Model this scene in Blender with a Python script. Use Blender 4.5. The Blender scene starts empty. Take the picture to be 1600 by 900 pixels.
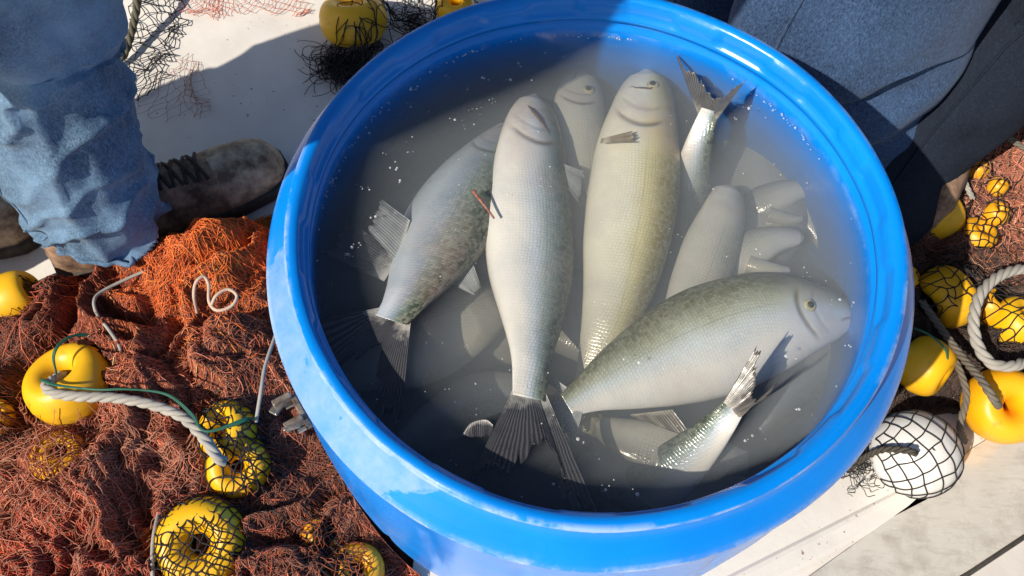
import bpy, math, random
import numpy as np
from mathutils import Vector, Matrix
R_=math.radians
random.seed(7); rng=np.random.default_rng(7)
scene=bpy.context.scene; COL=scene.collection
# ------------------------------------------------ camera
CP=np.array([-.0666,-.3745,1.0154]); PITCH=1.1056; ROLL=.0789; FPX=1300.
_F=np.array([0,math.cos(PITCH),-math.sin(PITCH)]); _R0=np.array([1.,0,0]); _U0=np.cross(_R0,_F)
_R=_R0*math.cos(ROLL)+_U0*math.sin(ROLL); _U=-_R0*math.sin(ROLL)+_U0*math.cos(ROLL)
cd=bpy.data.cameras.new('camera'); cam=bpy.data.objects.new('camera',cd); COL.objects.link(cam)
cam.matrix_world=Matrix(((_R[0],_U[0],-_F[0],CP[0]),(_R[1],_U[1],-_F[1],CP[1]),(_R[2],_U[2],-_F[2],CP[2]),(0,0,0,1)))
cd.sensor_width=36; cd.lens=36*FPX/1600; cd.clip_start=.01; cd.clip_end=500
scene.camera=cam
# ------------------------------------------------ light
SUN_AZ=222; SUN_EL=43
w=bpy.data.worlds.new('World'); scene.world=w; w.use_nodes=True
nt=w.node_tree; bg=nt.nodes['Background']; sky=nt.nodes.new('ShaderNodeTexSky')
sky.sky_type='NISHITA'; sky.sun_disc=False; sky.sun_elevation=R_(SUN_EL); sky.sun_rotation=R_(90-SUN_AZ); sky.air_density=1.0; sky.dust_density=1.5
nt.links.new(sky.outputs[0],bg.inputs[0]); bg.inputs[1].default_value=.08
sl=bpy.data.lights.new('sun','SUN'); sl.energy=5.0; sl.angle=R_(.5); sl.color=(1,.91,.78)
so=bpy.data.objects.new('sun',sl); COL.objects.link(so)
sd=Vector((math.cos(R_(SUN_AZ))*math.cos(R_(SUN_EL)),math.sin(R_(SUN_AZ))*math.cos(R_(SUN_EL)),math.sin(R_(SUN_EL))))
so.rotation_euler=sd.to_track_quat('Z','Y').to_euler(); so.location=sd*5
vs=scene.view_settings; vs.view_transform='Standard'; vs.look='None'; vs.gamma=1; vs.use_curve_mapping=False; vs.exposure=0.18
scene.cycles.volume_bounces=2; scene.cycles.transparent_max_bounces=16; scene.cycles.max_bounces=8
# ------------------------------------------------ helpers
def P(px,py,z=0.):
    d=_F+_R*(px-800)/FPX-_U*(py-450)/FPX
    return CP+d*(z-CP[2])/d[2]
def proj(X):
    d=np.asarray(X,float)-CP; z=d@_F
    return np.stack([800+FPX*(d@_R)/z,450-FPX*(d@_U)/z],-1)
def pxm(px,py,z):           # metres per pixel there
    return float((P(px,py,z)-CP)@_F)/FPX
def _hash(ix,iy,iz,seed):
    h=(ix*374761393+iy*668265263+iz*2147483647+seed*1274126177)&0xffffffff
    h=((h^(h>>13))*1274126177)&0xffffffff
    return ((h^(h>>16))&0xffff)/65535.
def vnoise(p,seed=0):
    p=np.asarray(p,float); 
    if p.shape[-1]==2: p=np.concatenate([p,np.zeros(p.shape[:-1]+(1,))],-1)
    i=np.floor(p).astype(np.int64); f=p-i; f=f*f*(3-2*f); r=0
    for a in(0,1):
        for b in(0,1):
            for c in(0,1):
                r=r+_hash(i[...,0]+a,i[...,1]+b,i[...,2]+c,seed)*(f[...,0] if a else 1-f[...,0])*(f[...,1] if b else 1-f[...,1])*(f[...,2] if c else 1-f[...,2])
    return r*2-1
def fbm(p,seed=0,o=4):
    p=np.asarray(p,float); r=0; a=.5
    for k in range(o): r=r+a*vnoise(p*2**k,seed+k); a*=.5
    return r
def spline(pts,n):
    pts=np.asarray(pts,float); m=len(pts)
    if m<3:
        t=np.linspace(0,1,n)[:,None]; return pts[0]*(1-t)+pts[-1]*t
    q=np.vstack([2*pts[0]-pts[1],pts,2*pts[-1]-pts[-2]])
    t=np.linspace(0,m-1-1e-9,n); i=t.astype(int); f=(t-i)[:,None]
    a,b,c,d=q[i],q[i+1],q[i+2],q[i+3]
    return .5*((2*b)+(c-a)*f+(2*a-5*b+4*c-d)*f*f+(3*b-a-3*c+d)*f**3)
def mesh_obj(name,V,Fq,mat,parent=None,smooth=True,attrs=None,loc=None):
    V=np.asarray(V,np.float32); me=bpy.data.meshes.new(name)
    if isinstance(Fq,np.ndarray):
        k=Fq.shape[1]; n=len(Fq); me.vertices.add(len(V)); me.vertices.foreach_set('co',V.ravel())
        me.loops.add(n*k); me.loops.foreach_set('vertex_index',Fq.astype(np.int32).ravel())
        me.polygons.add(n); me.polygons.foreach_set('loop_start',(np.arange(n)*k).astype(np.int32)); 
        me.update(calc_edges=True)
    else:
        me.from_pydata(V.tolist(),[],[list(map(int,f)) for f in Fq]); me.update()
    if smooth: me.polygons.foreach_set('use_smooth',[True]*len(me.polygons))
    if attrs:
        for an,av in attrs.items():
            av=np.asarray(av,np.float32)
            if av.ndim==1:
                a=me.attributes.new(an,'FLOAT','POINT'); a.data.foreach_set('value',av)
            else:
                a=me.attributes.new(an,'FLOAT_COLOR','POINT'); a.data.foreach_set('color',np.concatenate([av,np.ones((len(av),1))],1).astype(np.float32).ravel())
    me.materials.append(mat)
    o=bpy.data.objects.new(name,me); COL.objects.link(o)
    if parent is not None:
        o.parent=parent; o.matrix_parent_inverse=parent.matrix_world.inverted()
    return o
def tag(o,label=None,cat=None,group=None,kind=None):
    for k,v in(('label',label),('category',cat),('group',group),('kind',kind)):
        if v: o[k]=v
    return o
def empty(name,loc,label,cat,group=None):
    o=bpy.data.objects.new(name,None); COL.objects.link(o); o.location=Vector([float(c) for c in loc]); o.empty_display_size=.05
    o.matrix_world=Matrix.Translation(o.location)
    return tag(o,label,cat,group)
def gridfaces(n,m,wrap=False,off=0):
    i=np.arange(n-1)[:,None]; j=np.arange(m if wrap else m-1)[None,:]; j2=(j+1)%m
    return np.stack([i*m+j,i*m+j2,(i+1)*m+j2,(i+1)*m+j],-1).reshape(-1,4)+off
def frames(pts):
    T=np.gradient(pts,axis=0); T/=np.linalg.norm(T,axis=1,keepdims=True)+1e-12
    up=np.tile([0.,0,1.],(len(pts),1)); par=np.abs(T[:,2])>.95
    if par.mean()>.3: up[:]=[0,1.,0]
    A=np.cross(T,up); A/=np.linalg.norm(A,axis=1,keepdims=True)+1e-9
    B=np.cross(A,T); return T,A,B
def tubes(lines,rad,sides=4,cols=None):
    """many polylines -> V,F(quads),colour"""
    Vs=[];Fs=[];Cs=[];off=0; an=np.arange(sides)*2*math.pi/sides
    for k,l in enumerate(lines):
        l=np.asarray(l,float); n=len(l)
        if n<2: continue
        T,A,B=frames(l); r=rad[k] if hasattr(rad,'__len__') else rad
        r=np.broadcast_to(np.asarray(r,float),(n,))
        ring=l[:,None]+r[:,None,None]*(A[:,None]*np.cos(an)[None,:,None]+B[:,None]*np.sin(an)[None,:,None])
        Vs.append(ring.reshape(-1,3)); Fs.append(gridfaces(n,sides,True,off))
        if sides==4: Fs.append(np.array([[3,2,1,0]])+off); Fs.append(np.array([[0,1,2,3]])+off+(n-1)*sides)
        off+=n*sides
        if cols is not None: Cs.append(np.tile(cols[k],(n*sides,1)))
    return np.vstack(Vs),np.vstack(Fs),(np.vstack(Cs) if cols is not None else None)
def ropelines(pts,r,pitch=None,strands=3,n=None):
    pts=np.asarray(pts,float); L=np.linalg.norm(np.diff(pts,axis=0),axis=1).sum(); pitch=pitch or r*7
    n=n or max(20,int(L/pitch*14)); c=spline(pts,n); T,A,B=frames(c)
    s=np.concatenate([[0],np.cumsum(np.linalg.norm(np.diff(c,axis=0),axis=1))])
    out=[]
    for k in range(strands):
        a=s/pitch*2*math.pi+k*2*math.pi/strands
        out.append(c+r*.5*(A*np.cos(a)[:,None]+B*np.sin(a)[:,None]))
    return out
def lathe(prof,n=128,mod=None):
    prof=np.asarray(prof,float); a=np.arange(n)*2*math.pi/n
    V=np.stack([prof[:,0][:,None]*np.cos(a),prof[:,0][:,None]*np.sin(a),np.repeat(prof[:,1][:,None],n,1)],-1)
    if mod is not None: V=mod(V,a)
    return V.reshape(-1,3),gridfaces(len(prof),n,True)
def join(parts):
    V=[];F=[];o=0
    for v,f in parts: V.append(v); F.append(np.asarray(f)+o); o+=len(v)
    return np.vstack(V),np.vstack(F)
# ------------------------------------------------ materials
class M:
    def __init__(s,name):
        s.m=bpy.data.materials.new(name); s.m.use_nodes=True; s.t=s.m.node_tree; s.n=s.t.nodes; s.l=s.t.links; s.b=s.n['Principled BSDF']
    def node(s,t,**k):
        n=s.n.new(t)
        for a,b in k.items():
            if a.startswith('i_'): n.inputs[int(a[2:]) if a[2:].isdigit() else a[2:].replace('_',' ')].default_value=b
            else: setattr(n,a,b)
        return n
    def lk(s,a,b): s.l.new(a,b)
    def coord(s,which='Object'): return s.node('ShaderNodeTexCoord').outputs[which]
    def attr(s,name): return s.node('ShaderNodeAttribute',attribute_name=name)
    def noise(s,scale,detail=4,rough=.55,vec=None,dist=0.):
        n=s.node('ShaderNodeTexNoise'); n.inputs['Scale'].default_value=scale; n.inputs['Detail'].default_value=detail; n.inputs['Roughness'].default_value=rough; n.inputs['Distortion'].default_value=dist
        s.lk(vec or s.coord(),n.inputs['Vector']); return n.outputs['Fac']
    def ramp(s,fac,stops):
        r=s.node('ShaderNodeValToRGB'); e=r.color_ramp.elements
        while len(e)<len(stops): e.new(.5)
        for k,(p,c) in enumerate(stops):
            e[k].position=p; e[k].color=(c,c,c,1) if isinstance(c,(int,float)) else tuple(c)+(1,)
        s.lk(fac,r.inputs[0]); return r.outputs[0]
    def mix(s,f,a,b,mode='MIX'):
        n=s.node('ShaderNodeMixRGB',blend_type=mode)
        for i,x in((0,f),(1,a),(2,b)):
            if isinstance(x,bpy.types.NodeSocket): s.lk(x,n.inputs[i])
            elif isinstance(x,(int,float)): n.inputs[i].default_value=x if i==0 else (x,x,x,1)
            else: n.inputs[i].default_value=tuple(x)+(1,)
        return n.outputs[0]
    def math(s,op,a,b=0.,c=0.):
        n=s.node('ShaderNodeMath',operation=op)
        for i,x in((0,a),(1,b),(2,c)):
            if isinstance(x,bpy.types.NodeSocket): s.lk(x,n.inputs[i])
            else: n.inputs[i].default_value=x
        return n.outputs[0]
    def base(s,c):
        if isinstance(c,bpy.types.NodeSocket): s.lk(c,s.b.inputs['Base Color'])
        else: s.b.inputs['Base Color'].default_value=tuple(c)+(1,)
        return s
    def set(s,**k):
        for a,v in k.items():
            i=s.b.inputs[a.replace('_',' ')]
            if isinstance(v,bpy.types.NodeSocket): s.lk(v,i)
            else: i.default_value=v
        return s
    def bump(s,h,strength=.3,dist=.002,prev=None):
        n=s.node('ShaderNodeBump'); n.inputs['Strength'].default_value=strength; n.inputs['Distance'].default_value=dist
        s.lk(h,n.inputs['Height'])
        if prev: s.lk(prev,n.inputs['Normal'])
        s.lk(n.outputs[0],s.b.inputs['Normal']); return n.outputs[0]

def m_deck():
    m=M('white_deck_paint'); n=m.noise(6,6); n2=m.noise(60,5,.7); n3=m.noise(2.2,3)
    c=m.ramp(n,[(.3,(.56,.53,.49)),(.55,(.70,.67,.62)),(.8,(.75,.72,.67))])
    spots=m.ramp(n2,[(.66,0.),(.74,1.)]); c=m.mix(m.math('MULTIPLY',spots,.5),c,(.33,.27,.22))
    c=m.mix(m.math('MULTIPLY',m.ramp(n3,[(.5,0.),(.75,1.)]),.25),c,(.42,.38,.34))
    sp=m.ramp(m.noise(140,2,.5),[(.70,0.),(.73,1.)]); c=m.mix(m.math('MULTIPLY',sp,.8),c,(.2,.09,.05))
    m.base(c).set(Roughness=m.ramp(n,[(.3,.4),(.7,.65)])); m.bump(m.noise(25,6,.6),.35,.003); return m.m
def m_blue():
    m=M('blue_barrel_plastic'); n=m.noise(9,5); co=m.coord()
    c=m.ramp(n,[(.3,(.0,.20,.70)),(.7,(.0,.245,.82))])
    # chalky rubbed salt patches
    at=m.attr('scuff').outputs['Fac']; pn=m.noise(17,9,.70,dist=.5)
    patch=m.ramp(m.math('ADD',m.math('MULTIPLY',at,.34),m.math('MULTIPLY',pn,.66)),[(.60,0.),(.63,1.)])
    mp=m.node('ShaderNodeMapping'); mp.inputs['Scale'].default_value=(1,1,.12); m.lk(co,mp.inputs[0])
    streak=m.noise(60,4,.7,vec=mp.outputs[0])
    c=m.mix(m.math('MULTIPLY',patch,m.math('MULTIPLY_ADD',streak,1.1,.0)),c,(.25,.38,.64))
    scr=m.ramp(m.noise(120,4,.8,vec=mp.outputs[0]),[(.68,0.),(.72,1.)]); c=m.mix(m.math('MULTIPLY',scr,.10),c,(.10,.4,.85))
    edge=m.attr('edge').outputs['Fac']; en=m.ramp(m.noise(16,6,.75),[(.45,0.),(.58,1.)])
    c=m.mix(m.math('MULTIPLY',m.math('MULTIPLY',edge,en),.8),c,(.5,.6,.75))
    m.base(c).set(Roughness=m.mix(patch,m.ramp(n,[(.3,.18),(.7,.3)]),.55),Subsurface_Weight=.12,Subsurface_Radius=(.004,.01,.03),Subsurface_Scale=.5)
    b=m.bump(m.noise(30,6,.6),.25,.002); m.bump(m.noise(300,3,.6),.06,.001,prev=b); return m.m
def m_float(name='yellow_float_plastic',a=(.80,.42,.004),b=(.90,.50,.01),dirt=(.30,.14,.02)):
    m=M(name); n=m.noise(18,5); c=m.mix(n,a,b)
    d=m.ramp(m.noise(55,7,.75),[(.58,0.),(.75,1.)]); gr=m.ramp(m.noise(7,6,.7),[(.5,0.),(.68,1.)]); c=m.mix(m.math('MULTIPLY',gr,.30),c,tuple(x*.55+.06 for x in a)); c=m.mix(m.math('MULTIPLY',d,.6),c,dirt)
    m.base(c).set(Roughness=m.math('MULTIPLY_ADD',n,.3,.28),Subsurface_Weight=.08,Subsurface_Scale=.01); m.bump(m.noise(90,5,.6),.15,.001); return m.m
def m_thread(name,rough=.75,col=None):
    m=M(name)
    if col is None: m.base(m.attr('col').outputs['Color'])
    else:
        n=m.noise(70,3); m.base(m.mix(n,tuple(c*.65 for c in col),tuple(min(1,c*1.25) for c in col)))
    m.set(Roughness=rough); m.bump(m.noise(600,2),.3,.0006); return m.m
def m_mass():
    m=M('net_mass_fibre'); at=m.attr('col').outputs['Color']
    mp=m.node('ShaderNodeMapping'); mp.inputs['Scale'].default_value=(1,2.4,1); m.lk(m.coord(),mp.inputs[0])
    n=m.noise(210,5,.8,vec=mp.outputs[0],dist=3.); n2=m.noise(30,5,.6)
    c=m.mix(m.ramp(n,[(.38,0.),(.62,1.)]),m.mix(1.,at,.25,'MULTIPLY'),at); c=m.mix(m.ramp(n2,[(.35,.0),(.65,.6)]),c,m.mix(1.,at,.35,'MULTIPLY'))
    m.base(c).set(Roughness=.9); m.b.inputs['Specular IOR Level'].default_value=.15
    b=m.bump(n2,.6,.006); m.bump(n,.9,.003,prev=b); return m.m
def m_denim(name,dark,light,wash=.5):
    m=M(name); co=m.coord()
    mp=m.node('ShaderNodeMapping'); mp.inputs['Rotation'].default_value=(.5,.2,.8); mp.inputs['Scale'].default_value=(1,1,.25); m.lk(co,mp.inputs[0])
    tw=m.noise(700,3,.8,vec=mp.outputs[0]); n=m.noise(9,5,.6); f=m.noise(240,4,.8)
    c=m.mix(m.ramp(tw,[(.35,0.),(.65,1.)]),dark,light); c=m.mix(m.math('MULTIPLY',m.ramp(n,[(.4,0.),(.7,1.)]),wash),c,tuple(min(1,x*1.9) for x in light))
    c=m.mix(m.math('MULTIPLY',m.ramp(f,[(.5,0.),(.7,1.)]),.35),c,tuple(min(1,x*2.3) for x in light))
    m.base(c).set(Roughness=.9,Sheen_Weight=.12 if wash>.15 else 0.); m.b.inputs['Specular IOR Level'].default_value=.2
    b=m.bump(m.noise(14,4),.5,.008); m.bump(tw,.5,.0012,prev=b); return m.m
def m_simple(name,a,b,scale=30,rough=.6,metal=0.,bs=.2,bd=.001):
    m=M(name); n=m.noise(scale,5,.65); m.base(m.mix(m.ramp(n,[(.35,0.),(.65,1.)]),a,b)).set(Roughness=rough,Metallic=metal); m.bump(n,bs,bd); return m.m
def m_fish(name,back,mid,flank,belly,sc=1.):
    m=M(name); s=m.attr('s').outputs['Fac']; d=m.attr('d').outputs['Fac']; g=m.attr('groove').outputs['Fac']
    co=m.coord(); n=m.noise(30,1.5,.4); dd=m.math('ADD',d,m.math('MULTIPLY_ADD',n,.3,-.15))
    c=m.ramp(m.math('MULTIPLY_ADD',dd,.5,.5),[(.0,belly),(.28,belly),(.48,flank),(.66,mid),(.84,back),(1.,tuple(x*.6 for x in back))])
    # scales: voronoi cells in surface coordinates
    at=m.attr('suv').outputs['Vector']; v=m.node('ShaderNodeTexVoronoi',feature='DISTANCE_TO_EDGE'); v.inputs['Scale'].default_value=1.; v.inputs['Randomness'].default_value=.35
    m.lk(at,v.inputs['Vector']); vd=m.ramp(v.outputs['Distance'],[(.0,0.),(.22,1.)])
    vc=m.node('ShaderNodeTexVoronoi'); vc.inputs['Scale'].default_value=1.; vc.inputs['Randomness'].default_value=.35; m.lk(at,vc.inputs['Vector'])
    body=m.ramp(s,[(.24,0.),(.34,1.)]); scal=m.math('MULTIPLY',body,m.ramp(m.math('MULTIPLY_ADD',dd,.5,.5),[(.25,.22),(.62,.85)]))
    c=m.mix(m.math('MULTIPLY',m.math('SUBTRACT',1.,vd),m.math('MULTIPLY',scal,.42)),c,m.mix(1.,c,.35,'MULTIPLY'))
    hsv=m.node('ShaderNodeSeparateColor'); m.lk(vc.outputs['Color'],hsv.inputs[0])
    c=m.mix(m.math('MULTIPLY',m.math('MULTIPLY',hsv.outputs[0],scal),.30),c,(.75,.74,.58))
    spk=m.ramp(m.noise(350,3,.7),[(.56,0.),(.7,1.)]); c=m.mix(m.math('MULTIPLY',spk,m.math('MULTIPLY',scal,.14)),c,(.05,.07,.05))
    ll=m.math('ABSOLUTE',m.math('SUBTRACT',d,.22)); ll=m.ramp(ll,[(.0,1.),(.022,0.)]); c=m.mix(m.math('MULTIPLY',m.math('MULTIPLY',ll,body),.35),c,m.mix(1.,c,.45,'MULTIPLY'))
    # head: warmer, blotchy
    hb=m.ramp(m.noise(28,4,.7),[(.4,0.),(.65,1.)]); head=m.ramp(s,[(.2,1.),(.3,0.)])
    c=m.mix(m.math('MULTIPLY',m.math('MULTIPLY',head,hb),.4),c,(.55,.42,.36))
    bl=m.ramp(m.noise(16,4,.6,dist=.6),[(.42,0.),(.68,1.)]); c=m.mix(m.math('MULTIPLY',bl,.35),c,m.mix(1.,c,(.62,.68,.80),'MULTIPLY'))
    pk=m.ramp(m.noise(11,3,.6),[(.52,0.),(.72,1.)]); c=m.mix(m.math('MULTIPLY',pk,.30),c,(.72,.50,.42))
    c=m.mix(g,c,(.07,.055,.045))
    m.base(c).set(Roughness=m.math('MULTIPLY_ADD',n,.22,.12),Metallic=.22); m.b.inputs['Specular IOR Level'].default_value=.5
    b=m.bump(m.noise(45,4),.3,.003); m.bump(m.math('MULTIPLY',vd,scal),.35,.0008,prev=b); return m.m
def m_fin(name,a,b,trans=.35):
    m=M(name); u=m.attr('ray').outputs['Fac']; v=m.attr('len').outputs['Fac']
    rn=m.noise(60,3,.6); rr=m.math('SINE',m.math('MULTIPLY_ADD',rn,5.,m.math('MULTIPLY',u,6.2832))); n=m.noise(90,5,.7)
    c=m.mix(m.ramp(m.math('MULTIPLY_ADD',rr,.5,.5),[(.3,0.),(.9,1.)]),a,tuple(min(1,x*1.9+.02) for x in a))
    c=m.mix(m.ramp(m.math('ADD',v,m.math('MULTIPLY_ADD',n,.5,-.25)),[(-.0,1.),(.30,0.)]),c,b); c=m.mix(m.math('MULTIPLY',m.ramp(n,[(.5,0.),(.7,1.)]),.4),c,tuple(x*.4 for x in a))
    m.base(c).set(Roughness=.25,Alpha=m.math('MULTIPLY_ADD',v,-trans,1.)); m.bump(rr,.2,.0008); return m.m
YEL=m_float(); ORA=m_float('amber_float_plastic',(.74,.33,.01),(.84,.42,.01),(.25,.1,.02)); WHT=m_float('white_float_plastic',(.66,.64,.60),(.76,.74,.70),(.4,.36,.3))
THR=m_thread('net_twine'); MASS=m_mass(); BLK=m_thread('black_net_twine',.7,(.013,.011,.012)); GRN=m_thread('green_twine',.6,(.008,.10,.06)); ROPE=m_thread('grey_rope_fibre',.85,(.36,.34,.30)); ROPD=m_thread('dirty_rope_fibre',.85,(.15,.13,.10)); CORD=m_thread('beige_cord_fibre',.8,(.60,.43,.32))
BLUE=m_blue()

# ------------------------------------------------ deck
def sheet(name,pts,z,mat,th=.02,kind='structure'):
    pts=[(float(x),float(y)) for x,y in pts]; n=len(pts)
    V=[(x,y,z) for x,y in pts]+[(x,y,z-th) for x,y in pts]
    F=[list(range(n)),list(range(2*n-1,n-1,-1))]+[[i,(i+1)%n,n+(i+1)%n,n+i][::-1] for i in range(n)]
    o=mesh_obj(name,V,F,mat,smooth=False); 
    if kind: o['kind']=kind
    return o
DECK=m_deck()
sheet('deck',[(-6,-6),(6,-6),(6,6),(-6,6)],0.,DECK,.05)
# stainless plate let into the deck, wet, with a raised folded lip, lower right
def m_plate():
    m=M('wet_scuffed_steel'); n=m.noise(14,6,.7); mp=m.node('ShaderNodeMapping'); mp.inputs['Rotation'].default_value=(0,0,-.75); mp.inputs['Scale'].default_value=(1,5,1); m.lk(m.coord(),mp.inputs[0])
    s=m.noise(22,5,.7,vec=mp.outputs[0]); sc=m.ramp(m.noise(70,6,.8,dist=2.),[(.6,0.),(.68,1.)])
    c=m.mix(n,(.64,.60,.52),(.84,.80,.71)); c=m.mix(m.math('MULTIPLY',m.ramp(s,[(.5,0.),(.7,1.)]),.3),c,(.34,.29,.23)); c=m.mix(m.math('MULTIPLY',sc,.7),c,(.86,.85,.80)); st=m.ramp(m.noise(9,6,.75),[(.5,0.),(.62,1.)]); c=m.mix(m.math('MULTIPLY',st,.35),c,(.30,.25,.19))
    m.base(c).set(Roughness=m.math('MULTIPLY_ADD',n,.3,.06),Metallic=.3); m.bump(m.noise(30,5),.3,.0025); return m.m
PLATE=m_plate()
q=[P(1230,925,.004)[:2],P(1420,790,.004)[:2],P(1520,700,.004)[:2],P(1750,560,.004)[:2],P(1900,640,.004)[:2],P(1620,828,.004)[:2],P(1490,905,.004)[:2],P(1380,990,.004)[:2]]
sheet('deck_plate',q,.004,PLATE,.0035)
def bar(name,A,B,wd,z0,z1,mat,kind='structure'):
    A=np.array(A[:2]);B=np.array(B[:2]);d=(B-A)/np.linalg.norm(B-A);nn=np.array([-d[1],d[0]])
    n=40; s=np.linspace(0,1,n); c=A+(B-A)*s[:,None]
    prof=[(-wd,z0),(-wd*.8,z0+(z1-z0)*.75),(-wd*.5,z1),(wd*.5,z1),(wd*.8,z0+(z1-z0)*.75),(wd,z0)]
    V=np.stack([np.concatenate([c+nn*a,np.full((n,1),z)],1) for a,z in prof],1).reshape(-1,3)
    F=gridfaces(n,6).tolist()+[[0,1,2,3,4,5][::-1],[(n-1)*6+k for k in range(6)]]
    o=mesh_obj(name,V,F,mat,smooth=False); o['kind']=kind; return o
bar('deck_ledge',P(1100,945,0),P(1440,772,0),.016,.0005,.004,DECK)
bar('deck_seam',P(1340,1010,0),P(1900,640,0),.003,.002,.009,m_simple('dark_seam_rubber',(.03,.028,.025),(.08,.07,.06),60))

# ------------------------------------------------ barrel
RZ=.42; WZ=RZ-.046
prof_out=[(.2495,-.003),(.2515,-.0005),(.2555,.0),(.2592,-.0006),(.2608,-.003),(.2606,-.007),(.2590,-.010),(.2582,-.0135),(.2595,-.018),(.2655,-.024),(.2735,-.0295),(.2790,-.0345),(.2822,-.0385),(.2832,-.0416),(.2828,-.045),(.2806,-.052),(.2800,-.062),(.2812,-.08),(.2835,-.11),(.2855,-.15),(.2860,-.2),(.2858,-.26),(.284,-.31),(.279,-.35),(.270,-.385),(.256,-.405),(.236,-.415),(.0005,-.4185)]
prof_in=[(.0005,-.4125),(.232,-.408),(.240,-.385),(.2445,-.33),(.2465,-.25),(.2470,-.15),(.2462,-.075),(.2448,-.052),(.2446,-.040),(.2450,-.036),(.2476,-.034),(.2478,-.030),(.2470,-.0275),(.2440,-.0265),(.2436,-.0225),(.2446,-.0205),(.2474,-.0195),(.2480,-.014),(.2484,-.006),(.2495,-.003)]
pr=np.array(prof_out+prof_in[::-1][::-1]); 
def dens(pr,mx=.006):
    out=[pr[0]]
    for a,b in zip(pr[:-1],pr[1:]):
        k=max(1,min(12,int(np.linalg.norm(b-a)/mx)))
        for i in range(1,k+1): out.append(a+(b-a)*i/k)
    return np.array(out)
pr=dens(pr); nout=None
def modb(V,a):
    z=V[...,2]; r=np.hypot(V[...,0],V[...,1]); A=np.broadcast_to(a,z.shape); outer=(r>.2562)|((z<-.36)&(r>.2))
    rib=np.clip(np.cos(A*22+2.2*(z+.1)*3),.86,1)-.86
    k=np.where((z<-.058)&(z>-.38)&(r>.262),1,0)*np.clip((-.058-z)/.03,0,1)
    dr=-.020*rib*k+ .0012*np.sin(2*A+.6)+.0010*np.sin(3*A+1.)
    # moulded lugs inside the rim, near the top of the far wall
    lug=(r<.2485)&(z>-.020)&(z<-.005); l=lug*(np.cos(A*16)>.25)*-.0022
    dr=dr+l+.0005*fbm(np.stack([np.cos(A)*5,np.sin(A)*5,z*20],-1),3)
    dr=np.where(r<.05,0,dr); s=(r+dr)/np.maximum(r,1e-6)
    return np.stack([V[...,0]*s,V[...,1]*s,z+np.where(r>.2,.0006*np.sin(5*A)+.0005*np.sin(9*A+1),0)],-1)
V,F=lathe(pr,320,modb); V[:,2]+=RZ
ang=np.degrees(np.arctan2(V[:,1],V[:,0])); zz=V[:,2]-RZ; rr=np.hypot(V[:,0],V[:,1])
sc=np.exp(-((ang+158)/26)**2)*(zz>-.06)*(rr>.258)+np.exp(-((ang+125)/18)**2)*.9*(zz>-.05)*(rr>.258)+.6*np.exp(-((ang-175)/14)**2)*(rr>.258)+.22*(zz<-.1)*(rr>.27)
edge=np.exp(-((zz+.0416)/.0035)**2)*(rr>.27)+np.exp(-((zz+.003)/.003)**2)*.8*(rr>.258)+.55*np.exp(-((zz+.0435)/.0025)**2)*(rr<.25)
barrel=empty('barrel',(0,0,0),'open blue plastic barrel filled with water and fish','barrel')
mesh_obj('barrel_shell',V,F,BLUE,barrel,attrs={'scuff':sc,'edge':edge})
STEEL=m_simple('dull_galvanised_steel',(.28,.25,.22),(.5,.48,.45),80,.35,.85,.3,.0008); RUST=m_simple('rusty_steel',(.10,.06,.04),(.3,.26,.22),90,.5,.6,.5,.001)
def box(c,s,rz=0.,rx=0.,bev=.15):
    # bevelled box as V,F
    hx,hy,hz=[k/2 for k in s]; b=min(s)*bev; pts=[];
    import itertools
    lay=[(-hz,b),(-hz+b,0),(hz-b,0),(hz,b)]
    ring=[]
    for z,i in lay:
        x,y=hx-i,hy-i
        ring+= [(x,-y+b,z),(x,y-b,z),(x-b,y,z),(-x+b,y,z),(-x,y-b,z),(-x,-y+b,z),(-x+b,-y,z),(x-b,-y,z)]
    V=np.array(ring); F=[list(map(int,f)) for f in gridfaces(4,8,True)]+[list(range(7,-1,-1)),list(range(24,32))]
    cr,sr=math.cos(rx),math.sin(rx); V=np.stack([V[:,0],V[:,1]*cr-V[:,2]*sr,V[:,1]*sr+V[:,2]*cr],-1)
    c_,s_=math.cos(rz),math.sin(rz); V=np.stack([V[:,0]*c_-V[:,1]*s_,V[:,0]*s_+V[:,1]*c_,V[:,2]],-1)+np.array(c)
    return V,F
def joinl(parts):
    V=[];F=[];o=0
    for v,f in parts:
        V.append(v); F+=[[i+o for i in g] for g in f]; o+=len(v)
    return np.vstack(V),F
la=math.atan2(*(P(462,648,RZ-.07)[[1,0]])); ca,sa=math.cos(la),math.sin(la)
def rad(r,t,z): return (ca*r-sa*t,sa*r+ca*t,z)
Vb,Fb=joinl([box(rad(.287,0,RZ-.070),(.005,.026,.022),la),box(rad(.296,.010,RZ-.060),(.016,.005,.014),la),box(rad(.296,-.012,RZ-.060),(.016,.005,.014),la)])
mesh_obj('latch_plate',Vb,Fb,RUST,barrel,smooth=False)
Vb,Fb=joinl([box(rad(.301,-.010,RZ-.060),(.015,.008,.003),la+.5,.3),box(rad(.299,.016,RZ-.050),(.013,.003,.003),la-.3)])
mesh_obj('latch_lever',Vb,Fb,STEEL,barrel,smooth=False)
for t in(-.012,.010):
    Vc,Fc,_=tubes([[rad(.290,t*1.1,RZ-.075),rad(.297,t*1.1,RZ-.075)]],.0035,8); mesh_obj('bolt',Vc,Fc,STEEL,barrel)

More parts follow.
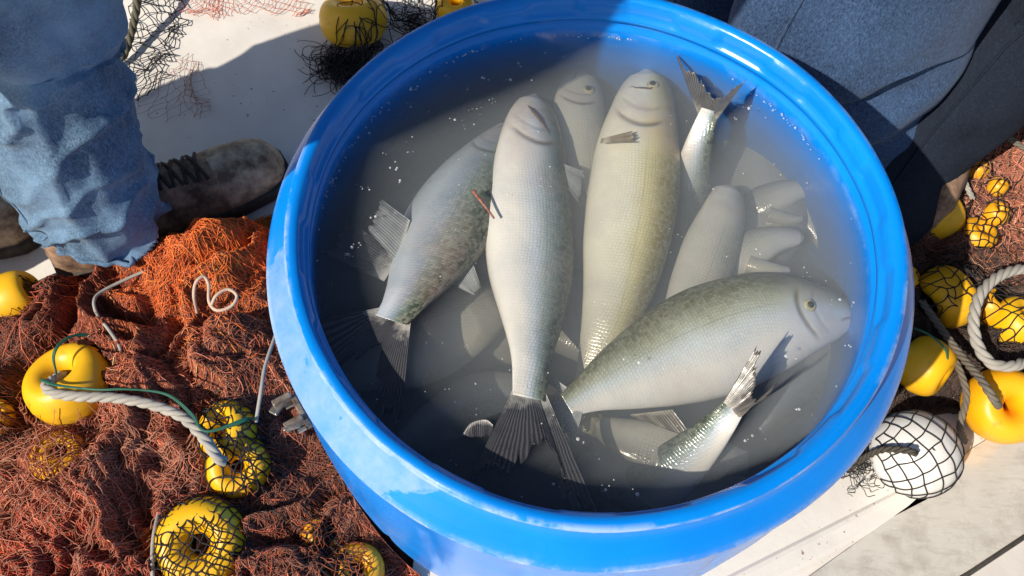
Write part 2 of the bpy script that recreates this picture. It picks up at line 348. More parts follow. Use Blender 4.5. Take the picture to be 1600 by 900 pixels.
# ------------------------------------------------ water
def m_water():
    m=M('murky_water'); m.n.remove(m.b); out=m.n['Material Output']
    tr=m.node('ShaderNodeBsdfTransparent'); tr.inputs[0].default_value=(.97,.98,.985,1); gl=m.node('ShaderNodeBsdfGlossy'); gl.inputs['Roughness'].default_value=.015
    fr=m.node('ShaderNodeFresnel'); fr.inputs['IOR'].default_value=1.36
    co=m.coord(); h=m.noise(22,3,.5); h2=m.noise(75,3,.5)
    c0=P(727,612,WZ); sep=m.node('ShaderNodeVectorMath',operation='DISTANCE'); sep.inputs[1].default_value=(c0[0],c0[1],WZ); m.lk(co,sep.inputs[0]); dist=sep.outputs['Value']
    rip=m.math('MULTIPLY',m.math('SINE',m.math('MULTIPLY',dist,1500.)),m.ramp(dist,[(.0,1.),(.024,0.)]))
    hh=m.math('ADD',m.math('ADD',h,m.math('MULTIPLY',h2,.12)),m.math('MULTIPLY',rip,.10))
    b=m.node('ShaderNodeBump'); b.inputs['Strength'].default_value=.8; b.inputs['Distance'].default_value=.005; m.lk(hh,b.inputs['Height'])
    m.lk(b.outputs[0],gl.inputs['Normal']); m.lk(b.outputs[0],fr.inputs['Normal'])
    # only the outside of the surface mirrors
    geo=m.node('ShaderNodeNewGeometry'); fac=m.math('MULTIPLY',fr.outputs[0],m.math('SUBTRACT',1.,geo.outputs['Backfacing']))
    mx=m.node('ShaderNodeMixShader'); m.lk(fac,mx.inputs[0]); m.lk(tr.outputs[0],mx.inputs[1]); m.lk(gl.outputs[0],mx.inputs[2]); m.lk(mx.outputs[0],out.inputs['Surface'])
    v=m.node('ShaderNodeVolumePrincipled'); v.inputs['Color'].default_value=(.235,.26,.28,1); v.inputs['Density'].default_value=VDENS; v.inputs['Anisotropy'].default_value=-.4
    m.lk(v.outputs[0],out.inputs['Volume']); return m.m
VDENS=11.5
nr,na=60,160; r=np.linspace(0.001,.2478,nr); a=np.arange(na)*2*math.pi/na
top=np.stack([r[:,None]*np.cos(a),r[:,None]*np.sin(a),WZ+.0022*np.exp(-(.2448-r[:,None])/.003).clip(0,1.)+0*a],-1)
bot=[(.2478,RZ-.052),(.2486,RZ-.15),(.2478,RZ-.25),(.246,RZ-.33),(.2415,RZ-.385),(.234,RZ-.4095),(.001,RZ-.4135)]
bb=np.array([[[q[0]*math.cos(t),q[0]*math.sin(t),q[1]] for t in a] for q in bot])
WV=np.concatenate([top,bb]).reshape(-1,3); WF=gridfaces(nr+len(bot),na,True)
WFl=WF.tolist()+[list(range(na))[::-1],[(nr+len(bot)-1)*na+k for k in range(na)]]
WFl=[f[::-1] for f in WFl]
wo=mesh_obj('water',WV,WFl,m_water()); wo['kind']='structure'
import bmesh
_b=bmesh.new(); _b.from_mesh(wo.data); bmesh.ops.recalc_face_normals(_b,faces=_b.faces); _b.to_mesh(wo.data); _b.free()

# ------------------------------------------------ fish
FM={'silver':m_fish('silver_green_fish_skin',(.07,.10,.07),(.34,.42,.40),(.74,.80,.84),(.95,.90,.80)),
    'grey':m_fish('blue_grey_fish_skin',(.05,.07,.045),(.17,.22,.19),(.34,.41,.48),(.60,.66,.70)),
    'gold':m_fish('golden_fish_skin',(.28,.23,.08),(.74,.65,.32),(.90,.85,.64),(.98,.91,.70)),
    'cream':m_fish('cream_silver_fish_skin',(.17,.17,.08),(.50,.52,.38),(.76,.82,.80),(.95,.90,.80)),
    'pale':m_fish('pale_fish_skin',(.4,.38,.3),(.7,.66,.54),(.90,.84,.68),(.95,.88,.72))}
FIN=m_fin('dark_grey_fin',(.035,.036,.042),(.50,.48,.44)); FINP=m_fin('pale_fin',(.34,.35,.34),(.62,.60,.54),.75); FIND=m_fin('brown_fin',(.16,.13,.09),(.5,.45,.35),.3)
SLIT=m_simple('dark_mouth_lining',(.05,.03,.025),(.14,.09,.07),90,.5)
IRIS=m_simple('fish_iris',(.62,.55,.32),(.30,.27,.15),120,.2); PUP=m_simple('fish_pupil',(.01,.01,.012),(.02,.02,.02),50,.1)
def fin_mesh(name,base,trail,mat,parent,rag=.05,rays=34,m=14,cur=.0,th=.0004,seed=0):
    n=rays*4; b=spline(base,n); t=spline(trail,n); u=np.linspace(0,1,n)
    L=np.linalg.norm(t-b,axis=1)[:,None]; nz=vnoise(np.stack([u*rays*.8,u*0],-1),seed)[:,None]*rag+vnoise(np.stack([u*rays*2.1,u*0+5],-1),seed)[:,None]*rag*.6
    t=b+(t-b)*(1+nz); v=np.linspace(0,1,m)[None,:,None]
    G=b[:,None]*(1-v)+t[:,None]*v
    nn=np.cross(G[:,-1]-G[:,0],np.gradient(G[:,m//2],axis=0)); nn/=np.linalg.norm(nn,axis=1,keepdims=True)+1e-9
    if nn[:,2].mean()<0: nn=-nn
    ph=np.cos(u*rays*2*math.pi)[:,None,None]
    G=G+nn[:,None]*(cur*np.sin(v*math.pi)+.00012*ph*(1-.5*v)+.0011*vnoise(np.stack([u*6+seed,u*0],-1),seed+4)[:,None,None]*v)
    th_=th*(1.6-v); V=np.concatenate([(G+nn[:,None]*th_).reshape(-1,3),(G-nn[:,None]*th_).reshape(-1,3)])
    N=n*m; F1=gridfaces(n,m); F2=F1[:,::-1]+N; S=[]
    for i in range(n-1):
        S.append([i*m,i*m+N,(i+1)*m+N,(i+1)*m]); S.append([i*m+m-1,(i+1)*m+m-1,(i+1)*m+m-1+N,i*m+m-1+N])
    for j in range(m-1):
        S.append([j,j+1,j+1+N,j+N]); S.append([(n-1)*m+j,(n-1)*m+j+N,(n-1)*m+j+1+N,(n-1)*m+j+1])
    uu=np.repeat(u[:,None]*rays,m,1).ravel(); vv=np.repeat(np.linspace(0,1,m)[None],n,0).ravel()
    return mesh_obj(name,V,np.vstack([F1,F2,np.array(S)]),mat,parent,attrs={'ray':np.tile(uu,2),'len':np.tile(vv,2)})
def fish(name,label,ctrl,hw,mat,ds=1,roll=0.,thick=.42,caudal=None,cmat=None,eye=(.085,.35),gill=True,mouth=True,fins=(),group='silver fish lying in the barrel water',seed=0,eyeback=False,slits=()):
    """ctrl: (px,py,z) snout..tail base; hw: half depth of body in px; ds: +1 dorsal on the right of snout->tail seen from above"""
    n,k=210,88
    C=np.array([P(*c) for c in ctrl]); H=np.array([h*pxm(*c) for h,c in zip(hw,ctrl)])
    c=spline(C,n); h=spline(np.stack([H,H,H],-1),n)[:,0].clip(.0015)
    seg=np.concatenate([[0],np.cumsum(np.linalg.norm(np.diff(c,axis=0),axis=1))]); L=seg[-1]; s=seg/L
    T=np.gradient(c,axis=0); T/=np.linalg.norm(T,axis=1,keepdims=True)
    side=np.cross(T,[0,0,1.]); side/=np.linalg.norm(side,axis=1,keepdims=True); up=np.cross(side,T)
    side=side*ds; cr,sr=math.cos(roll),math.sin(roll)
    D=side*cr+up*sr; W=up*cr-side*sr   # D dorsal, W flank facing up
    hh=h*np.clip(np.sqrt(np.clip(s/.045,0,1)),.12,1)
    wd=hh*thick*(1-.35*np.clip((s-.75)/.25,0,1)); wd=np.minimum(wd, .034)*(1-.965*np.clip((s-.88)/.12,0,1)**1.6)
    a=np.arange(k)*2*math.pi/k; ca,sa=np.cos(a),np.sin(a)
    pw=1.0; X=np.sign(ca)*np.abs(ca)**pw; Y=np.sign(sa)*np.abs(sa)**.9
    S=np.repeat(s[:,None],k,1); DD=np.repeat(X[None],n,0); YY=np.repeat(sa[None],n,0)
    gro=np.zeros_like(S)
    if gill:
        for s0,amp,wdt in((.235,1.,.007),(.185,.35,.006)):
            line=s0-.075*(DD-.05)**2; q=np.exp(-((S-line)/wdt)**2)*np.clip((.75-np.abs(DD+.1))*4,0,1)*amp; gro=np.maximum(gro,q)
    if mouth:
        line=-.30-1.0*S; q=np.exp(-((DD-line)/.055)**2)*np.clip((.095-S)/.02,0,1); gro=np.maximum(gro,q*1.)
    off=1-gro*.07+.010*fbm(np.stack([S*9,DD*2,YY*2],-1),seed+11)
    # gill cover stands slightly proud
    if gill: off=off+.03*np.clip((S-.12)/.1,0,1)*(S<(.235-.075*(DD-.05)**2))*(np.abs(DD)<.8)
    V=c[:,None]+D[:,None]*(X[None]*hh[:,None]*off)[...,None]+W[:,None]*(Y[None]*wd[:,None]*off)[...,None]
    Fq=gridfaces(n,k,True).tolist()+[list(range(k))[::-1],[(n-1)*k+i for i in range(k)]]
    suv=np.stack([S*L/.0030,np.repeat(a[None],n,0)*np.repeat(hh[:,None],k,1)*1.0/.0030*.9,S*0],-1).reshape(-1,3)
    j=int(n*.4); root=empty(name,c[j]-np.array([0,0,wd[j]]),label,'fish',group)
    mesh_obj('body',V.reshape(-1,3),Fq,FM[mat],root,attrs={'s':S.ravel(),'d':DD.ravel(),'groove':gro.ravel()*.8,'suv':suv})
    if ds<0:
        bm=bmesh.new(); me=root.children[0].data if root.children else bpy.data.objects[-1].data
        bm.from_mesh(me); bmesh.ops.recalc_face_normals(bm,faces=bm.faces); bm.to_mesh(me); bm.free()
    def surf(ss,dd,fl=1):
        i=int(np.clip(ss*(n-1),0,n-1)); i=int(np.argmin(np.abs(s-ss))); yy=math.sqrt(max(0,1-dd*dd))**.9
        return c[i]+D[i]*hh[i]*dd+W[i]*wd[i]*yy*fl, i
    if eye:
        for fl in((1,-1) if eyeback else (1,)):
            pe,i=surf(eye[0],eye[1],fl); re=.0066; Wn=W[i]*fl
            def disc(r,hgt,cen,nm,mt,par):
                pf=[(r,0),(r*.95,hgt*.3),(r*.8,hgt*.62),(r*.5,hgt*.9),(r*.02,hgt)]; Vd,Fd=lathe([(r*.9,-hgt*.8)]+pf,24)
                Vd=cen+Vd[:,0:1]*T[i]+Vd[:,1:2]*D[i]+Vd[:,2:3]*Wn; return mesh_obj(nm,Vd,Fd,mt,par)
            e=disc(re,re*.45,pe-Wn*.0004,'eye',IRIS,root); disc(re*.5,re*.32,pe+Wn*re*.30,'pupil',PUP,e)
    for sl_ in slits:
        q=spline([(a_,b_,0) for a_,b_ in sl_[0]],24); pts=np.array([surf(a_,b_)[0]+W[surf(a_,b_)[1]]*.0002 for a_,b_,_ in q]); wv=sl_[1]*np.sin(np.linspace(.12,3.02,24))
        Vt,Ft,_=tubes([pts],[wv],6); mesh_obj(sl_[2],Vt,Ft,SLIT,root)
    if caudal:
        b0,b1=[c[-1]-T[-1]*.010+D[-1]*q*hh[-1]*.93 for q in(1,-1)]
        bm_=c[-1]-T[-1]*.008
        tr=[P(*q) for q in caudal]
        if np.linalg.norm(tr[0]-b0)>np.linalg.norm(tr[0]-b1): b0,b1=b1,b0
        fin_mesh('tail_fin',[b0,bm_*.6+(b0+b1)*.2,b1],tr,cmat or FIN,root,rag=.10,rays=30,seed=seed)
    for nm,bs,tr,mt in fins:
        fin_mesh(nm,[P(*q) for q in bs],[P(*q) for q in tr],mt,root,rag=.06,rays=14,m=10,seed=seed+3)
    return root
Z=WZ
fish('fish','blue grey fish at the left with its wide dark tail against the left rim',
     [(806,190,Z-.050),(775,232,Z-.042),(738,285,Z-.034),(706,340,Z-.031),(680,392,Z-.026),(655,438,Z-.013),(630,475,Z-.001),(610,500,Z+.004)],[16,44,66,76,72,52,36,29],'grey',ds=-1,roll=.25,
     caudal=[(494,500,Z+.006),(516,560,Z+.004),(556,556,Z+.003),(594,536,Z+.003),(588,590,Z+.003),(600,635,Z+.003),(626,662,Z+.002)],
     fins=[('anal_fin',[(700,440,Z-.02),(735,400,Z-.02)],[(738,460,Z-.014),(752,450,Z-.014)],FINP),
           ('pelvic_fin',[(622,410,Z-.02),(640,345,Z-.02)],[(578,362,Z-.006),(596,312,Z-.003)],FINP),
           ('dorsal_fin',[(600,440,Z-.02),(625,400,Z-.02)],[(515,400,Z-.008),(545,345,Z-.006)],FIN)],seed=1)
fish('fish','silver fish in the middle, head up, its dark forked tail nearest the near rim',
     [(836,146,Z-.040),(834,175,Z-.036),(832,220,Z-.032),(829,290,Z-.029),(828,360,Z-.028),(829,430,Z-.028),(831,500,Z-.023),(830,560,Z-.012),(827,622,Z-.001)],[10,35,52,64,71,68,50,33,27],'silver',ds=-1,roll=-.25,thick=.5,eye=None,slits=[([(.095,-.40),(.13,-.05),(.20,.42)],.0022,'mouth')],mouth=False,
     caudal=[(732,750,Z+.004),(752,738,Z+.003),(795,735,Z+.002),(842,692,Z+.001),(872,712,Z-.001),(895,798,Z-.003),(930,794,Z-.002)],
     fins=[('pectoral_fin',[(862,250,Z-.026),(868,266,Z-.026)],[(914,268,Z-.028),(904,318,Z-.03)],FINP),
           ('pelvic_fin',[(785,250,Z-.035),(772,300,Z-.035)],[(740,296,Z-.024),(752,312,Z-.024)],FINP)],seed=2)
fish('fish','golden scaled fish with its head and eye at the far side of the barrel',
     [(1012,106,Z-.042),(1010,135,Z-.038),(1004,180,Z-.034),(996,240,Z-.032),(988,310,Z-.032),(978,380,Z-.033),(966,450,Z-.038),(948,530,Z-.046),(925,620,Z-.064),(905,690,Z-.075)],[12,37,53,66,71,67,56,42,30,22],'gold',ds=-1,roll=.1,eye=(.095,.22),slits=[([(.105,-.6),(.112,0),(.10,.35)],.0012,'mouth')],mouth=False,
     caudal=[(850,740,Z-.08),(880,740,Z-.08),(900,745,Z-.08),(930,770,Z-.08)],
     fins=[('pectoral_fin',[(938,224,Z-.016),(940,217,Z-.016)],[(990,222,Z-.008),(987,205,Z-.008)],FIND)],seed=3)
fish('fish','large silver fish lying across the near right with its head to the right',
     [(1340,492,Z-.050),(1300,490,Z-.044),(1245,493,Z-.037),(1180,508,Z-.034),(1110,532,Z-.032),(1040,560,Z-.031),(970,590,Z-.026),(920,614,Z-.022),(886,633,Z-.02)],[12,42,66,84,90,78,54,32,20],'cream',ds=1,roll=.12,eye=(.20,.10),
     caudal=[(850,580,Z-.024),(868,600,Z-.024),(862,640,Z-.024),(872,660,Z-.022),(897,692,Z-.02)],cmat=FINP,
     fins=[('anal_fin',[(985,648,Z-.03),(1050,640,Z-.03)],[(1000,655,Z-.03),(1085,688,Z-.034)],FIND)],seed=4)
fish('fish','fish at the near right with its ragged tail standing out of the water',
     [(930,822,Z-.11),(970,795,Z-.095),(1015,763,Z-.072),(1060,727,Z-.046),(1100,690,Z-.020),(1132,655,Z+.004),(1150,632,Z+.012)],[14,36,44,41,31,22,17],'silver',ds=-1,roll=.2,eye=None,gill=False,mouth=False,
     caudal=[(1186,534,Z+.045),(1184,580,Z+.035),(1178,612,Z+.024),(1180,628,Z+.024),(1196,624,Z+.028),(1213,598,Z+.040)],cmat=m_fin('ragged_grey_fin',(.05,.047,.043),(.25,.23,.19),.1),seed=5)
fish('fish','fish whose forked tail touches the far right wall beside the golden fish',
     [(1040,500,Z-.14),(1055,420,Z-.12),(1068,340,Z-.085),(1080,275,Z-.045),(1092,225,Z-.015),(1103,190,Z+.002),(1110,172,Z+.006)],[20,36,36,28,21,16,14],'silver',ds=1,roll=.1,eye=None,gill=False,mouth=False,
     caudal=[(1058,92,Z-.002),(1092,125,Z+.006),(1112,150,Z+.008),(1130,152,Z+.012),(1168,122,Z+.035)],cmat=m_fin('split_grey_fin',(.06,.06,.06),(.30,.28,.24),.1),seed=6)
fish('fish','blurred fish head deep between the middle and golden fish',
     [(908,112,Z-.060),(906,150,Z-.056),(906,200,Z-.055),(910,270,Z-.06),(915,350,Z-.07),(915,440,Z-.09)],[20,38,44,48,48,40],'pale',ds=-1,eye=(.15,.3),seed=7)
def gaper(label,ctrl,hw,jaw,jr,seed):
    ctrl=[(x,y,z-.026) for x,y,z in ctrl]; root=fish('fish',label,ctrl,hw,'pale',ds=1,eye=None,mouth=False,gill=False,thick=.6,seed=seed)
    c=spline([P(*q) for q in jaw],24); rr=spline([(x*pxm(*jaw[0]),0,0) for x in jr],24)[:,0]
    c[:,2]-=.024; V,F,_=tubes([c],[rr],20); mesh_obj('jaw',V,F.tolist()+[[len(V)-20+i for i in range(20)],list(range(20))[::-1]],FM['jaw'],root,attrs={'s':np.zeros(len(V)),'d':-np.ones(len(V)),'groove':np.zeros(len(V)),'suv':V*100})
FM['jaw']=m_fish('pale_jaw_skin',(.3,.28,.22),(.6,.55,.42),(.72,.66,.5),(.80,.72,.55))
gaper('pale fish with gaping jaws beneath the far edge of the large silver fish',[(1256,372,Z-.030),(1240,371,Z-.030),(1214,374,Z-.030),(1184,384,Z-.032),(1150,405,Z-.04),(1110,435,Z-.055)],[9,16,22,30,36,28],[(1180,394,Z-.034),(1204,402,Z-.032),(1226,405,Z-.031),(1246,404,Z-.031)],[16,15,12,6],21)
gaper('pale open mouthed fish near the right wall, further than the other gaping one',[(1276,300,Z-.040),(1262,296,Z-.040),(1240,298,Z-.040),(1216,306,Z-.044),(1185,320,Z-.055),(1150,340,Z-.07)],[8,14,19,25,28,20],[(1212,316,Z-.046),(1232,322,Z-.045),(1250,324,Z-.044),(1266,322,Z-.044)],[13,12,9,5],22)
deep=[([(1140,290,Z-.07),(1128,340,Z-.066),(1105,400,Z-.066),(1080,470,Z-.07),(1050,540,Z-.08)],[20,36,44,40,24],'pale','sunken pale fish hanging upright between the golden fish and the gaping jaws'),
 ([(930,662,Z-.085),(980,684,Z-.075),(1040,700,Z-.07),(1100,708,Z-.075),(1170,725,Z-.09)],[16,34,40,34,20],'pale','sunken pale fish under the belly of the large silver fish'),
 ([(530,590,Z-.09),(580,560,Z-.082),(650,530,Z-.078),(720,500,Z-.078),(790,460,Z-.085)],[26,58,74,62,30],'pale','big sunken fish beneath the blue grey fish tail'),
 ([(620,700,Z-.11),(690,660,Z-.10),(760,630,Z-.098),(850,640,Z-.1),(910,670,Z-.11)],[20,46,58,48,24],'silver','sunken fish beneath the tail of the middle fish'),
 ([(1180,240,Z-.12),(1210,260,Z-.115),(1260,300,Z-.11),(1300,360,Z-.115),(1330,430,Z-.12)],[18,40,50,40,20],'silver','deep dim fish beside the right wall'),
 ([(880,780,Z-.12),(930,730,Z-.11),(1000,760,Z-.11),(1090,780,Z-.11),(1170,760,Z-.12)],[18,40,46,40,20],'silver','deep dim fish by the near rim'),
 ([(700,560,Z-.13),(770,520,Z-.12),(860,480,Z-.12),(950,520,Z-.12),(1040,560,Z-.13)],[24,60,70,60,30],'pale','deep fish crossing under the middle of the barrel'),
 ([(1130,480,Z-.13),(1180,400,Z-.12),(1200,330,Z-.12),(1180,250,Z-.12),(1150,180,Z-.12)],[24,50,60,50,20],'pale','deep fish under the gaping fish'),
 ([(560,400,Z-.15),(620,350,Z-.14),(700,280,Z-.14),(790,230,Z-.15)],[20,50,50,30],'silver','deep dim fish under the blue grey fish'),
 ([(1180,680,Z-.15),(1230,620,Z-.13),(1290,570,Z-.13),(1330,500,Z-.14)],[14,36,40,20],'silver','deep dim fish under the head of the large silver fish')]
deep=[([(x,y,Z-(Z-z)*.74) for x,y,z in c],h,mt,lb) for c,h,mt,lb in deep]
for i,(c,h,mt,lb) in enumerate(deep): fish('fish',lb,c,h,mt,ds=1 if i%2 else -1,roll=.1*i%.4,eye=None,gill=False,mouth=False,seed=30+i)
# water beads added on the rim to give sun sparkles
_pick=np.where((zz>-.05)&(rr>.2495)&(rr<.284))[0]; _pick=rng.choice(_pick,420,replace=False); Vs=[];Fs=[];k=0
dome=np.array([(math.cos(t)*math.sin(p),math.sin(t)*math.sin(p),math.cos(p)) for p in(.05,.5,1.0,1.57) for t in np.arange(10)*math.pi/5]); dF=gridfaces(4,10,True)
_bm=bpy.data.objects['barrel_shell'].data; _nr=np.zeros(len(_bm.vertices)*3,np.float32); _bm.vertices.foreach_get('normal',_nr); _nr=_nr.reshape(-1,3)
BV=np.zeros(len(_bm.vertices)*3,np.float32); _bm.vertices.foreach_get('co',BV); BV=BV.reshape(-1,3)
for i in _pick:
    n_=_nr[i]; 
    if n_[2]<0: continue
    a_=np.cross(n_,[0.3,.9,.1]); a_/=np.linalg.norm(a_); b_=np.cross(n_,a_); q=.0005+.0016*rng.uniform(0,1)**3; st=rng.uniform(.8,1.6)
    Vs.append(BV[i]+(dome[:,0:1]*a_*st+dome[:,1:2]*b_)*q+dome[:,2:3]*n_*q*.5-n_*.0001); Fs.append(dF+k); k+=len(dome)
md=M('glint_bead'); md.base((.9,.95,1.)).set(Roughness=.03,Alpha=.28); md.b.inputs['Specular IOR Level'].default_value=.9
tag(mesh_obj('glint_beads',np.vstack(Vs),np.vstack(Fs),md.m),'small water beads added for sparkle along the blue barrel rim','droplets',kind='stuff')
# loose bits on the water
TW=m_simple('wet_red_twig',(.16,.05,.03),(.34,.16,.12),300,.4,0,.4,.0006)
tw=spline([P(739,298,Z+.003),P(750,312,Z+.0035),P(760,325,Z+.003),P(772,341,Z+.0025)],16)
V,F,_=tubes([tw],[np.linspace(.0017,.0010,16)],8); tag(mesh_obj('twig',V,F,TW),'thin reddish twig floating between the blue grey and middle fish','twig')
V=np.array([P(*q) for q in[(722,680,Z+.002),(735,662,Z+.004),(758,656,Z+.002),(770,664,Z+.001)]])
o=fin_mesh('fin_scrap',V,[P(*q) for q in[(724,683,Z+.001),(738,684,Z+.001),(756,682,Z+.001),(770,680,Z+.001)]],FIN,None,rays=20,m=8); tag(o,'small dark curled fin piece left of the middle fish tail','fin')
# bubbles: clusters of tiny domes
def m_bub():
    m=M('bubble_film'); m.n.remove(m.b); out=m.n['Material Output']; g=m.node('ShaderNodeBsdfPrincipled'); g.inputs[0].default_value=(.85,.87,.88,1); g.inputs['Roughness'].default_value=.1
    t=m.node('ShaderNodeBsdfTransparent'); lw=m.node('ShaderNodeLayerWeight'); lw.inputs[0].default_value=.45; n=m.noise(200,2)
    x=m.node('ShaderNodeMixShader'); m.lk(m.math('MULTIPLY_ADD',lw.outputs['Facing'],.6,m.math('MULTIPLY',n,.6)),x.inputs[0]); m.lk(t.outputs[0],x.inputs[1]); m.lk(g.outputs[0],x.inputs[2]); m.lk(x.outputs[0],out.inputs[0]); return m.m
dome=np.array([(math.cos(t)*math.sin(p),math.sin(t)*math.sin(p),math.cos(p)) for p in(.05,.6,1.1,1.57) for t in np.arange(8)*math.pi/4]); dF=gridfaces(4,8,True)
cl=[(580,210,2),(598,242,6),(618,262,5),(640,215,3),(637,240,8),(625,285,4),(571,296,10),(700,120,5),(728,140,4),(755,125,8),(795,124,10),(740,170,9),(766,160,8),(720,190,4),(760,240,4),(735,200,5),(812,100,3),(905,98,2),(600,420,4),(540,400,16),(560,385,12),(590,340,8),(700,605,4),(745,640,4),(740,600,3),(712,720,6),(825,520,5),(1003,570,3),(1140,400,3),(1115,290,3),(1190,320,3),(1260,430,6),(1300,470,7),(1330,480,5),(1325,540,5),(1250,640,6),(1170,690,5),(940,765,6),(955,750,5),(990,770,4),(905,690,5),(1150,185,8),(1165,170,8),(870,760,4),(1240,560,4),(970,560,2),(800,305,3),(1060,370,3),(880,90,4),(640,165,5),(650,140,8),(700,87,14),(735,80,12)]
Vs=[];Fs=[];k=0
def addb(x,y,r):
    global k
    if math.hypot(x,y)>.2435: return
    Vs.append(dome*np.array([r,r,r*.8])+np.array([x,y,WZ+.0003])); Fs.append(dF+k); k+=len(dome)
for px,py,n_ in cl:
    c=P(px,py,WZ)
    for _ in range(int(n_*.4)+1): addb(c[0]+rng.normal(0,.0028),c[1]+rng.normal(0,.0022),.0004+.0013*rng.uniform(0,1)**3)
for _ in range(110):
    t=rng.uniform(0,6.28); q=.243*math.sqrt(rng.uniform(0,1)); addb(q*math.cos(t),q*math.sin(t),rng.uniform(.0003,.0008))
for _ in range(110):
    t=rng.choice([2.1,1.6,2.6,.7,3.0])+rng.normal(0,.12); q=.2432-abs(rng.normal(0,.0022)); addb(q*math.cos(t),q*math.sin(t),rng.uniform(.0004,.0011))
tag(mesh_obj('bubbles',np.vstack(Vs),np.vstack(Fs),m_bub()),'tiny bubbles and foam flecks scattered on the water','bubbles',kind='stuff')

# ------------------------------------------------ net heaps
def polysd(X,Y,poly):
    poly=np.asarray(poly); n=len(poly); d=np.full(X.shape,1e9); ins=np.zeros(X.shape,bool)
    for i in range(n):
        a=poly[i];b=poly[(i+1)%n]; e=b-a; t=np.clip(((X-a[0])*e[0]+(Y-a[1])*e[1])/(e@e),0,1)
        d=np.minimum(d,np.hypot(X-a[0]-e[0]*t,Y-a[1]-e[1]*t))
        c=((a[1]>Y)!=(b[1]>Y))&(X<(b[0]-a[0])*(Y-a[1])/((b[1]-a[1])+1e-12)+a[0]); ins^=c
    return np.where(ins,d,-d)
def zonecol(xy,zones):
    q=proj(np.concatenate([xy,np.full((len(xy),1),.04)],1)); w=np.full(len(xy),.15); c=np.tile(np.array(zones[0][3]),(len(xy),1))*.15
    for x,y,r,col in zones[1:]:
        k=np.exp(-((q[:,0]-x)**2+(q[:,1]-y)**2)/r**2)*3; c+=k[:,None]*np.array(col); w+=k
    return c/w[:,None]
class Heap:
    def __init__(s,poly,base,amp,seed,bumps=(),fall=.05):
        s.poly=np.array([P(a,b,0)[:2] for a,b in poly]); s.base=base; s.amp=amp; s.seed=seed; s.fall=fall
        s.b=[(P(x,y,.03)[:2],r*pxm(x,y,.03),h) for x,y,r,h in bumps]
    def sd(s,x,y):
        n=fbm(np.stack([x*14,y*14],-1),s.seed+9,3)*.03
        return np.minimum(polysd(x,y,s.poly)+n,(np.hypot(x,y)-.268)*2.5)
    def H(s,x,y):
        x=np.asarray(x,float);y=np.asarray(y,float); p=np.stack([x,y],-1); wv=np.stack([fbm(p*7,s.seed+1,3),fbm(p*7,s.seed+2,3)],-1)
        rg=1-np.abs(fbm(p*9+wv*2.2,s.seed,4))*2.6; h=s.base+s.amp*(rg-.3)+.010*fbm(p*45,s.seed+5,3)
        for c,r,a in s.b: h=h+a*np.exp(-((x-c[0])**2+(y-c[1])**2)/r**2)
        k=np.clip(s.sd(x,y)/s.fall,0,1); k=k*k*(3-2*k); return np.maximum(h,.006)*k+.0015
    def bbox(s): return s.poly.min(0),s.poly.max(0)
def inframe(xy,mg=60):
    q=proj(np.concatenate([xy,np.full((len(xy),1),.03)],1)); return (q[:,0]>-mg)&(q[:,0]<1600+mg)&(q[:,1]>-mg)&(q[:,1]<900+mg)
